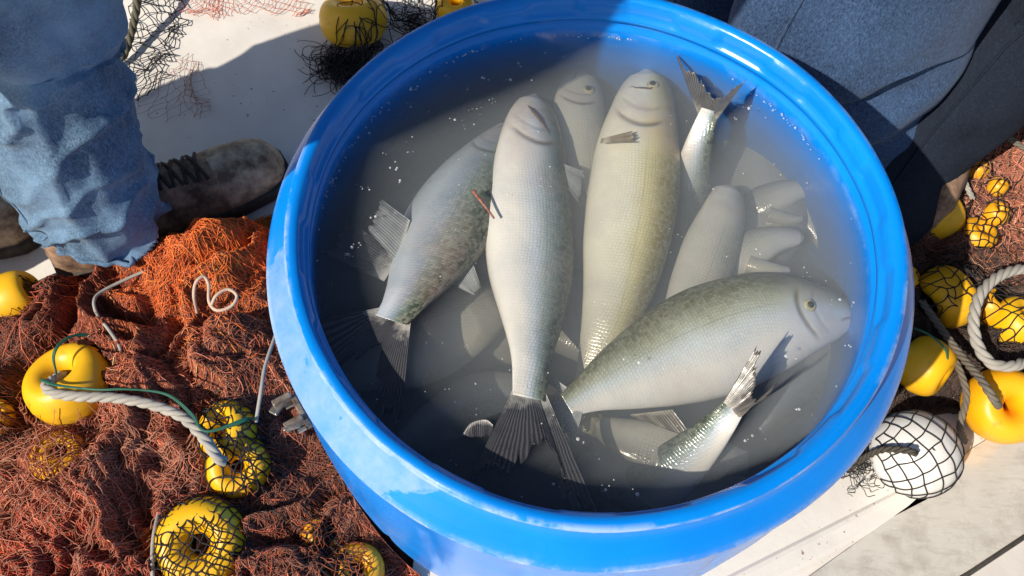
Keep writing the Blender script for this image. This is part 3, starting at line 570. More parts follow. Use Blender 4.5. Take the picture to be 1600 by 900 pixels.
def build_heap(name,label,heap,zones,nth,lenr=(.09,.34),step=.005,rad=.00046,loft=.009,flow=.5,avoid=(),seed=0):
    lo,hi=heap.bbox(); lo=np.maximum(lo,-1.3); hi=np.minimum(hi,1.4); g=.005
    xs=np.arange(lo[0],hi[0],g); ys=np.arange(lo[1],hi[1],g); X,Y=np.meshgrid(xs,ys,indexing='ij'); sdv=heap.sd(X,Y); Hh=heap.H(X,Y)
    idx=-np.ones(X.size,int); keep=(sdv>-.004).ravel(); 
    Fq=gridfaces(len(xs),len(ys)); Fq=Fq[keep[Fq].all(1)]; used=np.unique(Fq); idx[used]=np.arange(len(used)); Fq=idx[Fq]
    V=np.stack([X.ravel(),Y.ravel(),Hh.ravel()],-1)[used]
    cen=V[:,:2].mean(0); root=empty(name,(cen[0],cen[1],0),label,'fishing net')
    # orientation up
    a,b,c=V[Fq[0,0]],V[Fq[0,1]],V[Fq[0,2]]
    if np.cross(b-a,c-a)[2]<0: Fq=Fq[:,::-1]
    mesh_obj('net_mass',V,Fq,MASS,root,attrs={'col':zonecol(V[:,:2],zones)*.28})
    # threads
    rg=np.random.default_rng(seed+5); S0=rg.uniform(lo,hi,(nth*12,2)); ok=(heap.sd(S0[:,0],S0[:,1])>.004)&inframe(S0); S0=S0[ok][:nth]
    n=len(S0); ns=38; pos=S0.copy(); base=fbm(S0*6,seed+3,2)*4+rg.normal(0,1.-flow*.6,n); th=base.copy(); k=rg.normal(0,.25,n); path=[]
    lf=rg.uniform(.2,1.,n)**2*loft; ph=rg.uniform(0,6.28,n); st=rg.uniform(*lenr,n)/ns
    for j in range(ns):
        k=k*.88+rg.normal(0,.20,n); k=np.clip(k,-.7,.7); th=th+k*(st/.0075)
        nw=pos+np.stack([np.cos(th),np.sin(th)],-1)*st[:,None]; out_=heap.sd(nw[:,0],nw[:,1])<-.012; th=np.where(out_,th+1.1,th); pos=np.where(out_[:,None],pos+(nw-pos)*.08,nw)
        rr=np.hypot(pos[:,0],pos[:,1]); pos=np.where((rr<.287)[:,None],pos/rr[:,None]*.287,pos)
        z=heap.H(pos[:,0],pos[:,1])+.0006+lf*(.5+.5*np.sin(ph+j*.35+k))
        for fc,fr,fz in avoid:
            dd=np.hypot(pos[:,0]-fc[0],pos[:,1]-fc[1]); z=np.where(dd<fr,np.minimum(z,fc[2]-fz*.2),z)
        path.append(np.concatenate([pos,z[:,None]],1))
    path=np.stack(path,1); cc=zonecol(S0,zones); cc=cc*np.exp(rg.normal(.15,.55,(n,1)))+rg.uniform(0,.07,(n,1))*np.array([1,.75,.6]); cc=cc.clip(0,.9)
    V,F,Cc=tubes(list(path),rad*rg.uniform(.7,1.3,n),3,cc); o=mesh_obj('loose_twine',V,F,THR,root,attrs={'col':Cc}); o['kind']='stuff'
    return root
heapL=Heap([(60,445),(100,432),(150,432),(255,408),(290,378),(420,352),(470,330),(600,600),(640,1000),(600,1060),(-160,1060),(-200,520),(0,505)],.034,.042,41,[(330,420,90,.045),(150,520,60,.02),(120,800,120,.03),(470,720,40,-.02),(235,610,50,.015),(330,590,60,.02)],.035)
heapR=Heap([(1560,-60),(1480,120),(1330,330),(1300,600),(1335,735),(1390,660),(1500,640),(1560,670),(1720,650),(1900,400),(1850,-60)],.030,.028,57,[(1560,240,80,.03),(1600,140,80,.03)],.035)
heapT=Heap([(1010,-90),(1040,10),(1120,40),(1230,80),(1300,-20),(1200,-120)],.03,.02,66,(),.03)
RB=(.27,.055,.024); DK=(.028,.016,.013); OR=(.85,.15,.010); RD=(.30,.035,.012); PK=(.44,.14,.075); BR=(.14,.05,.03)
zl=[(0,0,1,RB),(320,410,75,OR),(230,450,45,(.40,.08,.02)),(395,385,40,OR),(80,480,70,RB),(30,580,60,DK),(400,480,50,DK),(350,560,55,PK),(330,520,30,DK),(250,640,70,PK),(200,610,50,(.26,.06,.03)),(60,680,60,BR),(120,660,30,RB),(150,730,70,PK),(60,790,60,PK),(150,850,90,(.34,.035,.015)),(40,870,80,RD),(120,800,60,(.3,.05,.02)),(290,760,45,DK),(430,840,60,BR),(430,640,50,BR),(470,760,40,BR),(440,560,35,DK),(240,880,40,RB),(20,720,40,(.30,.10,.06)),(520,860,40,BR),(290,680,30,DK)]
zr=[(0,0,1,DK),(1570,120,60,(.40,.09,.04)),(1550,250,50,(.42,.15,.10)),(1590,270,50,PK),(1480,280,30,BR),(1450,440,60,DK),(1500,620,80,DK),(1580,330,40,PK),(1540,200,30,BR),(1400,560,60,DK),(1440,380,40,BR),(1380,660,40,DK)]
zt=[(0,0,1,(.28,.05,.025))]

# ------------------------------------------------ floats
FL=[]
def netfloat(px,py,wpx,z,label,mat=YEL,axis=(0,0,1),asp=.8,hole=.2,group='yellow net floats',EX=.92,ball=False):
    c=P(px,py,z); Rr=wpx/2*pxm(px,py,z); ax=Vector(axis).normalized(); qt=ax.to_track_quat('Z','Y').to_matrix(); qm=np.array(qt)
    rh=Rr*hole; a=(Rr-rh)/2; m_=(Rr+rh)/2; h=Rr*asp; t=np.linspace(0,2*math.pi,49)
    ct,st=np.cos(t),np.sin(t)
    pr=np.stack([m_+a*np.sign(ct)*np.abs(ct)**EX,h*np.sign(st)*np.abs(st)**EX],-1)
    if ball:
        t0=math.asin(hole); tt=np.linspace(t0,math.pi-t0,45); pr=np.stack([Rr*np.sin(tt),Rr*np.cos(tt)],-1); zi=np.linspace(pr[-1,1]*1.0,pr[0,1],10)[1:]; pr=np.vstack([pr,np.stack([np.full(9,rh*.92),zi],-1),pr[:1]])
    V,F=lathe(pr,64)
    V[:,2]+=0; seam=np.exp(-(V[:,2]/(h*.035))**2)*(np.hypot(V[:,0],V[:,1])>m_); V*=1+.012*seam[:,None]
    V=V*(1+(.003 if ball else .012)*fbm(V/Rr*1.2+px,3)[:,None]); V=V@qm.T+c
    o=mesh_obj('net_float',V,F,mat); tag(o,label,'float',group)
    me=o.data; bm=bmesh.new(); bm.from_mesh(me); bmesh.ops.remove_doubles(bm,verts=bm.verts,dist=1e-6); bmesh.ops.recalc_face_normals(bm,faces=bm.faces); bm.to_mesh(me); bm.free()
    # origin at float centre
    me.transform(Matrix.Translation(-Vector(c.tolist()))); o.location=Vector(c.tolist())
    FL.append((c,Rr,h,ax)); return c,Rr
netfloat(110,600,132,.050,'large ring float with a grey rope through its hole, lower left',axis=(-.25,.30,1),asp=.62,hole=.22)
netfloat(14,470,84,.040,'plain yellow float cut by the left edge beside the brown boot',axis=(.8,.4,.3),asp=1.05,hole=.12)
netfloat(355,672,92,.056,'yellow float with the grey rope end in it, upper of the netted pair',axis=(-.5,-.1,1),asp=.6,hole=.28)
netfloat(372,728,98,.040,'black netted yellow float, lower of the pair beside the rope end',axis=(.2,-.3,1),asp=.65,hole=.2)
netfloat(95,716,84,.046,'small amber float half buried in pinkish net',ORA,axis=(.3,.2,1),asp=.8,hole=.03)
netfloat(-8,652,56,.034,'sliver of yellow float under black net at the left edge',axis=(.3,.2,1),hole=.15)
netfloat(315,848,138,.046,'big yellow ring float wrapped in black net, bottom left',axis=(.15,-.25,1),asp=.6,hole=.2)
netfloat(555,895,90,.026,'amber netted float tucked against the bottom of the barrel',ORA,axis=(.3,.2,1),hole=.15)
netfloat(500,838,56,.034,'small amber float in shade beside the lower barrel wall',ORA,axis=(.3,.2,1),hole=.15)
netfloat(552,30,104,.040,'yellow ring float on the white deck beyond the barrel',axis=(-.10,.42,.9),asp=.60,hole=.22)
netfloat(712,14,60,.03,'tip of a yellow float behind the far barrel rim',axis=(0,0,1),asp=.7,hole=.2)
netfloat(1458,330,92,.050,'plain bright yellow float beside the dark trouser leg',axis=(.75,.5,.4),asp=.7,hole=.1)
netfloat(1522,372,62,.034,'dull amber float in shade right of the plain bright one',ORA,axis=(.2,.2,1),hole=.15)
netfloat(1555,335,40,.050,'small netted float above the dull amber one',ORA,axis=(.2,.2,1),hole=.15)
netfloat(1558,292,30,.060,'smallest netted float among the pink twine',ORA,axis=(.2,.2,1),hole=.15)
netfloat(1528,265,32,.055,'small amber float at the top of the right net heap',ORA,axis=(.2,.2,1),hole=.15)
netfloat(1592,196,44,.050,'yellow float at the right edge under the brown cable',axis=(.2,.2,1),hole=.15)
netfloat(1478,464,100,.040,'long yellow float under black net, right of the barrel rim',axis=(.8,.45,.2),asp=.62,hole=.1)
netfloat(1412,436,44,.045,'sliver of yellow float touching the right barrel rim',axis=(0,0,1),hole=.15)
netfloat(1546,478,62,.034,'amber netted float inside the grey rope loop',ORA,axis=(.3,.2,1),hole=.15)
netfloat(1590,506,84,.040,'netted yellow float at the right edge beside the rope loop',axis=(.2,.2,1),asp=.75,hole=.15)
netfloat(1446,572,92,.045,'smooth oval yellow float between barrel and white ball',axis=(.62,-.55,.25),asp=.72,hole=.08)
netfloat(1568,634,118,.052,'large glossy float with a dark rope in its hole, lower right',m_float('glossy_amber_plastic',(.84,.38,.004),(.92,.46,.008)),axis=(-.1,-.35,.9),asp=.72,hole=.14)
cW,rW=netfloat(1430,709,133,.054,'white ball float caught in wide black mesh beside the barrel',WHT,axis=(-.05,-.15,1),asp=.97,hole=.06,group='white ball float',EX=1.,ball=True)
avoid=[(c,r*1.02,h) for c,r,h,_ in FL]
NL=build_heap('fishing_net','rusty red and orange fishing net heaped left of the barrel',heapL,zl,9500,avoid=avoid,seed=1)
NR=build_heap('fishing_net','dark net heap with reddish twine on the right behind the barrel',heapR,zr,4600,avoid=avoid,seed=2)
build_heap('fishing_net','small reddish net heap behind the far rim of the barrel',heapT,zt,900,seed=3)
# draped black netting
def topz(x,y,heap):
    z=heap.H(x,y) if heap is not None else np.full(x.shape,.001)
    for c,r,h,ax in FL:
        axn=np.array(ax); rz=math.sqrt((h*axn[2])**2+(r*math.sqrt(max(0,1-axn[2]**2)))**2)
        rx=r*1.02
        d=np.hypot(x-c[0],y-c[1])/rx; z=np.maximum(z,np.where(d<1.15,c[2]+rz*np.sqrt(np.clip(1-d**4,0,1)),0))
    return z
def drape(name,label,poly,heap,cell,rad,seed,lift=.0035,jit=.3,mat=BLK,slack=.15,group=None,parent=None,skip=()):
    pl=np.array([P(a,b,.03)[:2] for a,b in poly]); lo,hi=pl.min(0),pl.max(0); rg=np.random.default_rng(seed)
    nx=int((hi[0]-lo[0])/cell)+3; ny=int((hi[1]-lo[1])/(cell*.62))+3; rot=rg.uniform(-.6,.6); cc=(lo+hi)/2; M_=max(nx,ny)+4
    pts={}
    for i in range(-M_//2,M_//2+1):
        for j in range(-M_,M_+1):
            u=(i+(.5 if j%2 else 0))*cell; v=j*cell*.5; x=u*math.cos(rot)-v*math.sin(rot)+cc[0]; y=u*math.sin(rot)+v*math.cos(rot)+cc[1]
            pts[i,j]=(x,y)
    K=list(pts); A=np.array([pts[k] for k in K]); 
    w1=np.stack([fbm(A*11,seed,3),fbm(A*11,seed+7,3)],-1)*cell*2.4*slack*4; w2=rg.normal(0,cell*jit*.3,A.shape); A=A+w1+w2
    ins=(polysd(A[:,0],A[:,1],pl)+fbm(A*30,seed+3,2)*.02>0)&(np.hypot(A[:,0],A[:,1])>.292); I={k:n for n,k in enumerate(K)}
    lines=[]
    for n,(i,j) in enumerate(K):
        if not ins[n] or any(np.hypot(*(A[n]-FL[q_][0][:2]))<FL[q_][1]*1.12 for q_ in skip): continue
        for di in((0,1) if j%2 else (-1,0)):
            m=I.get((i+di,j+1))
            if m is None or not ins[m]: continue
            a,b=A[n],A[m]; t=np.linspace(0,1,6)[:,None]; l=a*(1-t)+b*t; d=b-a; pn=np.array([-d[1],d[0]]); l=l+pn*np.sin(t*math.pi)*rg.normal(0,.12)
            lines.append(l)
    L=np.array(lines); zz=topz(L[...,0],L[...,1],heap)
    # light smoothing so that meshes bridge hollows
    zz=np.maximum(zz,(zz[:,[0]]*(1-np.linspace(0,1,6))+zz[:,[-1]]*np.linspace(0,1,6))*.97)+lift+rg.uniform(0,.002,(len(L),1))
    ln=[np.concatenate([l,z[:,None]],1) for l,z in zip(L,zz)]
    # knots
    V,F,_=tubes(ln,rad,4); kn=np.array([ln[i][0] for i in range(len(ln))]); kb=np.array([(1,0,0),(0,1,0),(-1,0,0),(0,-1,0),(0,0,1),(0,0,-1)])*rad*1.9
    KV=(kn[:,None]+kb[None]).reshape(-1,3); kf=np.array([(0,1,4,4),(1,2,4,4),(2,3,4,4),(3,0,4,4),(1,0,5,5),(2,1,5,5),(3,2,5,5),(0,3,5,5)])
    tri=[[int(a) for a in(f[0]+6*i,f[1]+6*i,f[2]+6*i)] for i in range(len(kn)) for f in kf]
    V2=np.vstack([V,KV]); F2=F.tolist()+[[a+len(V) for a in f] for f in tri]
    o=mesh_obj(name,V2,F2,mat,parent)
    if parent is None: tag(o,label,'netting',group)
    return o
RT1=m_thread('rust_net_twine',.8,(.30,.075,.03)); RT2=m_thread('orange_net_twine',.8,(.75,.16,.03)); RT3=m_thread('pinkish_net_twine',.8,(.45,.20,.13))
PL=[(80,440),(255,408),(290,378),(420,352),(470,420),(520,720),(600,960),(-60,960),(-60,520)]
drape('mesh_panel','',PL,heapL,.011,.00050,31,lift=.005,mat=RT1,slack=.5,parent=NL,skip=(0,1,2,3,6))
drape('mesh_panel','',[(210,430),(300,370),(420,350),(430,440),(300,520),(200,490)],heapL,.009,.00050,32,lift=.007,mat=RT2,slack=.5,parent=NL,skip=(0,1,2,3,6))
drape('mesh_panel','',[(-40,640),(200,620),(330,690),(260,960),(-40,960)],heapL,.013,.00045,33,lift=.008,mat=RT3,slack=.6,parent=NL,skip=(0,1,2,3,6))
drape('mesh_panel','',[(1490,90),(1660,60),(1660,330),(1540,320),(1450,260)],heapR,.012,.00050,34,lift=.006,mat=RT3,slack=.5,parent=NR)
drape('red_netting','reddish netting over the small amber float at lower left',[(40,675),(150,670),(155,760),(50,770)],heapL,.012,.0006,35,lift=.005,mat=RT1,slack=.3)
drape('black_netting','black netting over the netted pair of floats by the latch',[(395,640),(330,655),(345,700),(300,790),(420,800),(450,700),(440,640)],heapL,.017,.0009,3)
drape('black_netting','dense black netting wrapping the bottom left ring float',[(260,780),(240,860),(250,930),(400,930),(400,800),(330,770)],heapL,.013,.0009,4)
drape('black_netting','black netting running along the shaded barrel foot on the left',[(290,540),(420,470),(450,640),(560,860),(600,930),(450,930),(400,800),(300,700)],heapL,.016,.0010,5)
drape('black_netting','shred of black netting at the left edge by the small float',[(-40,610),(40,615),(50,680),(-40,700)],heapL,.014,.0008,6)
drape('black_netting','dark netting between boot and plain left float',[(50,430),(110,420),(130,470),(60,480)],heapL,.008,.0009,7)
drape('black_netting','black netting over the yellow floats right of the barrel',[(1410,400),(1440,400),(1500,400),(1620,440),(1640,600),(1540,590),(1500,500),(1410,520)],heapR,.019,.0009,8)
drape('black_netting','black netting over the small amber floats in the right heap',[(1480,220),(1640,220),(1640,440),(1540,440),(1480,400)],heapR,.017,.0009,9)
drape('black_netting','torn black netting lying beyond the left rim under the ring float',[(500,95),(530,130),(600,70),(740,10),(760,-40),(600,-40),(520,60)],None,.020,.0008,10,slack=.5)
drape('black_netting','tangled black netting hanging down the deck behind the left leg',[(180,-40),(175,150),(215,150),(280,80),(300,-40)],None,.017,.0008,11,slack=.6)
drape('red_netting','thin faded red netting spread on the white deck at top left',[(190,140),(190,170),(280,170),(315,205),(320,120),(290,60)],None,.018,.00035,12,mat=m_thread('faded_red_twine',.8,(.42,.20,.14)),slack=.4)
drape('red_netting','faint red netting along the far top edge of the deck',[(270,-40),(270,12),(480,2),(480,-40)],None,.014,.0004,13,mat=m_thread('bright_red_twine',.8,(.6,.14,.07)),slack=.4)
# wide mesh round the white ball
lines=[]; Rb=rW*1.022
ex,ey,ez=np.array([1,0,0.]),np.array([0,1.,0]),np.array([0,0,1.])
ax1=np.array([.35,-.25,.9]); ax1/=np.linalg.norm(ax1); bx=np.cross(ax1,[0,1,0]); bx/=np.linalg.norm(bx); by=np.cross(ax1,bx)
def sph(u,v): # u,v plane coordinates wrapped on the ball
    d=math.hypot(u,v); 
    if d<1e-6: return cW+ax1*Rb
    return cW+Rb*(ax1*math.cos(d)+(bx*u/d+by*v/d)*math.sin(d))
cellb=.50; g={}
for i in range(-5,6):
    for j in range(-5,6):
        u=(i+j)*cellb*.5+rng.normal(0,.035); v=(i-j)*cellb*.55+rng.normal(0,.035); g[i,j]=(u+.05,v)
for (i,j),(u,v) in g.items():
    for nb in((i+1,j),(i,j+1)):
        if nb in g:
            u2,v2=g[nb]
            if max(math.hypot(u,v),math.hypot(u2,v2))>1.95: continue
            bow=rng.normal(0,.05); lines.append(np.array([sph(u+(u2-u)*t-(v2-v)*bow*math.sin(t*3.14),v+(v2-v)*t+(u2-u)*bow*math.sin(t*3.14)) for t in np.linspace(0,1,9)]))
V,F,_=tubes(lines,.0008,5); tag(mesh_obj('black_netting',V,F,BLK),'wide open black mesh stretched round the white ball','netting')
# frayed black netting and short dark rope into the ball's hole
rp=ropelines([P(1325,735,.012),P(1350,716,.045),P(1378,703,.080),P(1410,703,.104),P(1426,706,.112),P(1430,708,.104)],.0042)
V,F,_=tubes(rp,.0024,6); tag(mesh_obj('rope',V,F,m_thread('black_tarred_rope',.7,(.05,.042,.03))),'short dark rope ending in the hole of the white ball','rope')
fr=[]
for _ in range(60):
    t=rng.uniform(0,1); c=P(1325+70*t,740-35*t,.01+.04*t); a=c+rng.normal(0,.006,3); p=[a]; d=rng.normal(0,1,3)
    for q in range(14): d=d*.8+rng.normal(0,.5,3); p.append(p[-1]+d/np.linalg.norm(d)*.003)
    p=np.array(p); p[:,2]=p[:,2].clip(.001); fr.append(p)
V,F,_=tubes(fr,.0005,4); tag(mesh_obj('frayed_twine',V,F,BLK),'frayed black twine between the barrel and the white ball','twine',kind='stuff')
# tangle tuft beyond left rim
fr=[]
for cx,cy,nn in((535,105,120),(520,90,50),(640,30,40),(575,85,40)):
    for _ in range(nn):
        c=P(cx,cy,.01)+rng.normal(0,.012,3)*np.array([1,1,.3]); p=[c]; th=rng.uniform(0,6.28); kk=rng.uniform(-.6,.6)
        for q in range(18): th+=kk; p.append(p[-1]+np.array([math.cos(th)*.0035,math.sin(th)*.0035,rng.normal(0,.0006)]))
        p=np.array(p); p[:,2]=np.abs(p[:,2])+.001; fr.append(p)
V,F,_=tubes(fr,.0006,4); tag(mesh_obj('frayed_twine',V,F,BLK),'knotted tuft of black twine under the ring float on the deck','twine',kind='stuff')

# ------------------------------------------------ ropes and cords
def rope(name,label,pts,r,mat,sr=None,extra=None,cat='rope'):
    rp=ropelines([P(*q) for q in pts],r); V,F,_=tubes(rp,sr or r*.56,8); o=mesh_obj(name,V,F,mat); tag(o,label,cat); return o
rope('rope','grey twisted rope running from the left ring float to the netted pair',[(100,585,.050),(80,596,.085),(72,606,.088),(90,616,.092),(130,620,.094),(180,622,.094),(235,632,.092),(285,652,.092),(318,684,.094),(338,712,.086),(350,722,.075)],.0062,ROPE)
gt=[]
for off in range(3):
    gt.append(spline([P(x+rng.normal(0,1.5),y+rng.normal(0,1.5)-5,z+.006) for x,y,z in[(88,590,.07),(84,560,.09),(98,538,.09),(125,528,.08),(165,540,.06),(185,560,.05)]],40))
    gt.append(spline([P(x+rng.normal(0,1.5),y+rng.normal(0,2)-6,z+.007) for x,y,z in[(66,600,.085),(90,608,.094),(150,612,.098),(200,614,.098),(260,624,.094),(300,652,.094),(322,680,.096),(380,664,.092),(395,660,.08)]],60))
V,F,_=tubes(gt,.0011,6); tag(mesh_obj('green_twine',V,F,GRN),'thin green twine looped round the left float and its rope','twine')
def cord(label,pts,r,mat,name='cord',n=60):
    c=spline([P(*q) for q in pts],n); V,F,_=tubes([c],r,8); tag(mesh_obj(name,V,F,mat),label,'cord')
cord('beige cord curled into a heart shape on the orange net',[(308,488,.060),(303,462,.095),(306,442,.105),(318,432,.105),(326,445,.10),(327,472,.10),(340,485,.10),(362,478,.10),(370,462,.10),(356,452,.102),(338,462,.104),(330,478,.10)],.0021,CORD)
cord('pale cord hanging down the net left of the orange heap',[(235,420,.07),(200,435,.07),(160,455,.075),(147,470,.08),(152,492,.08),(170,515,.08),(186,540,.075),(190,560,.06)],.0021,ROPE)
cord('pale cord upright beside the latch on the barrel',[(432,520,.06),(415,570,.075),(408,610,.08),(400,660,.07)],.0024,ROPE)
cord('grey cord rising beside the bottom left ring float',[(248,800,.06),(240,840,.07),(238,880,.07),(240,930,.06)],.0024,ROPE)
cord('dark green cord wrapped over the bright float on the right',[(1405,515,.06),(1425,512,.09),(1455,525,.10),(1478,548,.09),(1480,575,.07)],.0013,GRN)
rope('rope','thick grey rope bent in a loop at the right edge',[(1640,425,.08),(1600,420,.09),(1560,432,.10),(1532,460,.105),(1521,500,.105),(1528,540,.10),(1550,568,.10),(1580,572,.10),(1604,566,.09),(1650,560,.08)],.0068,ROPE)
rope('rope','dark rope dropping into the hole of the large glossy float',[(1440,470,.05),(1475,520,.065),(1505,560,.085),(1530,590,.108),(1545,612,.118),(1556,628,.112),(1560,634,.09)],.0048,ROPD)
rope('rope','dirty rope hanging between the oval float and the glossy one',[(1480,540,.05),(1500,580,.06),(1510,620,.06),(1500,665,.05),(1508,690,.02)],.0042,ROPD)
rope('rope','brown cable crossing the right net heap near the trouser leg',[(1500,195,.07),(1530,190,.085),(1560,205,.09),(1590,225,.09),(1640,255,.08)],.0040,ROPD)
rope('rope','frayed rope among the small amber floats at right',[(1480,250,.06),(1500,265,.075),(1510,290,.08),(1520,310,.07)],.0036,ROPE)
rope('rope','thick old rope strand hanging behind the left leg',[(222,-60,.07),(215,0,.05),(208,40,.03),(196,80,.015),(183,98,.010)],.0060,m_thread('old_dark_rope',.8,(.10,.09,.06)))

# ------------------------------------------------ people
def loft(path,ra,rb,n=90,k=72,fold=None,front=(0,1,0),cap=False):
    c=spline(path,n); A=spline(np.stack([ra]*3,-1),n)[:,0]; B=spline(np.stack([rb]*3,-1),n)[:,0]
    T=np.gradient(c,axis=0); T/=np.linalg.norm(T,axis=1,keepdims=True); f=np.array(front,float); X=np.cross(f,T); X/=np.linalg.norm(X,axis=1,keepdims=True); Y=np.cross(T,X)
    a=np.arange(k)*2*math.pi/k; S=np.repeat(np.linspace(0,1,n)[:,None],k,1); AN=np.repeat(a[None],n,0); d=np.zeros_like(S) if fold is None else fold(S,AN)
    V=c[:,None]+X[:,None]*((A[:,None]+d)*np.cos(a))[...,None]+Y[:,None]*((B[:,None]+d)*np.sin(a))[...,None]
    return V.reshape(-1,3),gridfaces(n,k,True)
def legfold(seed,ank=.25,amp=.017):
    if seed>=29: amp=.006
    elif seed>=19: amp=.010
    def f(S,A):
        p=np.stack([np.cos(A)*1.1,np.sin(A)*1.1,S*7],-1); w=fbm(p,seed,3)
        r1=1-np.abs(np.sin(S*25+np.cos(A+seed)*2.2+w*3.0)); r1=r1**2*1.1
        k=np.clip((ank-S)/ank,0,1)+.25+.6*np.exp(-((S-.52)/.10)**2)
        long=(1-np.abs(fbm(np.stack([np.cos(A)*1.6,np.sin(A)*1.6,S*2.5],-1),seed+5,3))*3)*.006
        return amp*(r1-.3)*k+.010*w+long-.003
    if seed>=19:
        def f(S,A):
            p=np.stack([np.cos(A)*.9,np.sin(A)*.9,S*5],-1); w=fbm(p,seed,2)
            return .016*w+(.011 if seed<29 else .006)*np.sin(S*26+np.cos(A+seed*.7)*2.6+w*5)*np.clip(1.2-S,0,1)+.004*fbm(p*3.1,seed+3,2)
    return f
JL=m_denim('light_blue_denim',(.018,.045,.09),(.12,.20,.30),.7); JR=m_denim('worn_blue_denim',(.007,.017,.048),(.045,.088,.175),.2); 
JK=m_simple('dark_jacket_cloth',(.015,.017,.022),(.03,.033,.04),60,.9); SK=m_simple('skin',(.42,.24,.16),(.5,.3,.2),40,.5); HAIR=m_simple('dark_hair',(.015,.011,.009),(.03,.022,.016),120,.5)
BT=m_simple('muddy_brown_suede',(.085,.05,.032),(.40,.25,.16),42,.85,0,.5,.002); TOE=m_simple('worn_tan_leather',(.14,.085,.052),(.62,.47,.32),38,.7,0,.5,.002); SOLE=m_simple('dark_rubber_sole',(.022,.018,.015),(.07,.055,.045),60,.8); LACE=m_simple('dark_laces',(.015,.010,.008),(.05,.035,.028),200,.8)
def boot_parts(heel,toe,parent,z0=0.):
    heel=np.array(heel);toe=np.array(toe); d=toe-heel; L=np.linalg.norm(d); d/=L; nn=np.array([-d[1],d[0]])
    n,k=60,40; s=np.linspace(0,1,n); W=np.interp(s,[0,.03,.12,.3,.45,.62,.75,.88,.95,.985,1],[.010,.024,.036,.036,.035,.040,.044,.042,.034,.021,.008]); Hh=np.interp(s,[0,.03,.10,.28,.36,.5,.65,.78,.88,.95,1],[.03,.08,.105,.115,.105,.088,.072,.062,.056,.046,.02])
    a=np.linspace(0,math.pi,k); Y=np.cos(a); Zc=np.sin(a)**.75
    V=np.stack([heel[0]+d[0]*L*s[:,None]+nn[0]*W[:,None]*Y, heel[1]+d[1]*L*s[:,None]+nn[1]*W[:,None]*Y, z0+.018+Hh[:,None]*Zc],-1)
    V[...,2]+=.003*fbm(np.stack([s[:,None]*14+0*Y,Y*3+0*s[:,None]],-1),9); V[...,2]=np.maximum(V[...,2],z0+.018)
    # toe seam
    F=gridfaces(n,k); cut=int(n*.70)
    F1=gridfaces(cut+1,k); upper=V[:cut+1].reshape(-1,3); o=mesh_obj('boot_upper',upper,F1,BT,parent)
    tv=V[cut:].copy(); tv[...,2]+=.0008; o2=mesh_obj('boot_toe',tv.reshape(-1,3),gridfaces(n-cut,k),TOE,parent)
    Ws=W+.005; out=np.concatenate([np.stack([s,Ws],-1),np.stack([s[::-1],-Ws[::-1]],-1)]); m=len(out)
    zz=[(z0+.001,.94),(z0+.006,1.),(z0+.018,1.),(z0+.024,.985),(z0+.0235,.8)]
    SV=np.array([[ [heel[0]+d[0]*L*(.5+(q[0]-.5)*(1.02 if f>.9 else f))+nn[0]*q[1]*f, heel[1]+d[1]*L*(.5+(q[0]-.5)*(1.02 if f>.9 else f))+nn[1]*q[1]*f, z] for q in out] for z,f in zz]).reshape(-1,3)
    SF=gridfaces(5,m,True).tolist()+[list(range(m))[::-1]]; mesh_obj('boot_sole',SV,SF,SOLE,parent)
    ln=[]
    for i in range(7):
        s0=.36+.048*i; s1=s0+.035
        for sg in(1,-1):
            pts=[]
            for t in np.linspace(-1,1,12):
                ss=s0+(s1-s0)*(t*.5+.5); ang=math.pi/2-sg*t*.62; w_=np.interp(ss,s,W); h_=np.interp(ss,s,Hh)
                pts.append([heel[0]+d[0]*L*ss+nn[0]*w_*math.cos(ang),heel[1]+d[1]*L*ss+nn[1]*w_*math.cos(ang),z0+.018+h_*math.sin(ang)**.75+.003])
            ln.append(np.array(pts))
    V2,F2,_=tubes(ln,.0024,6); mesh_obj('laces',V2,F2,LACE,parent)
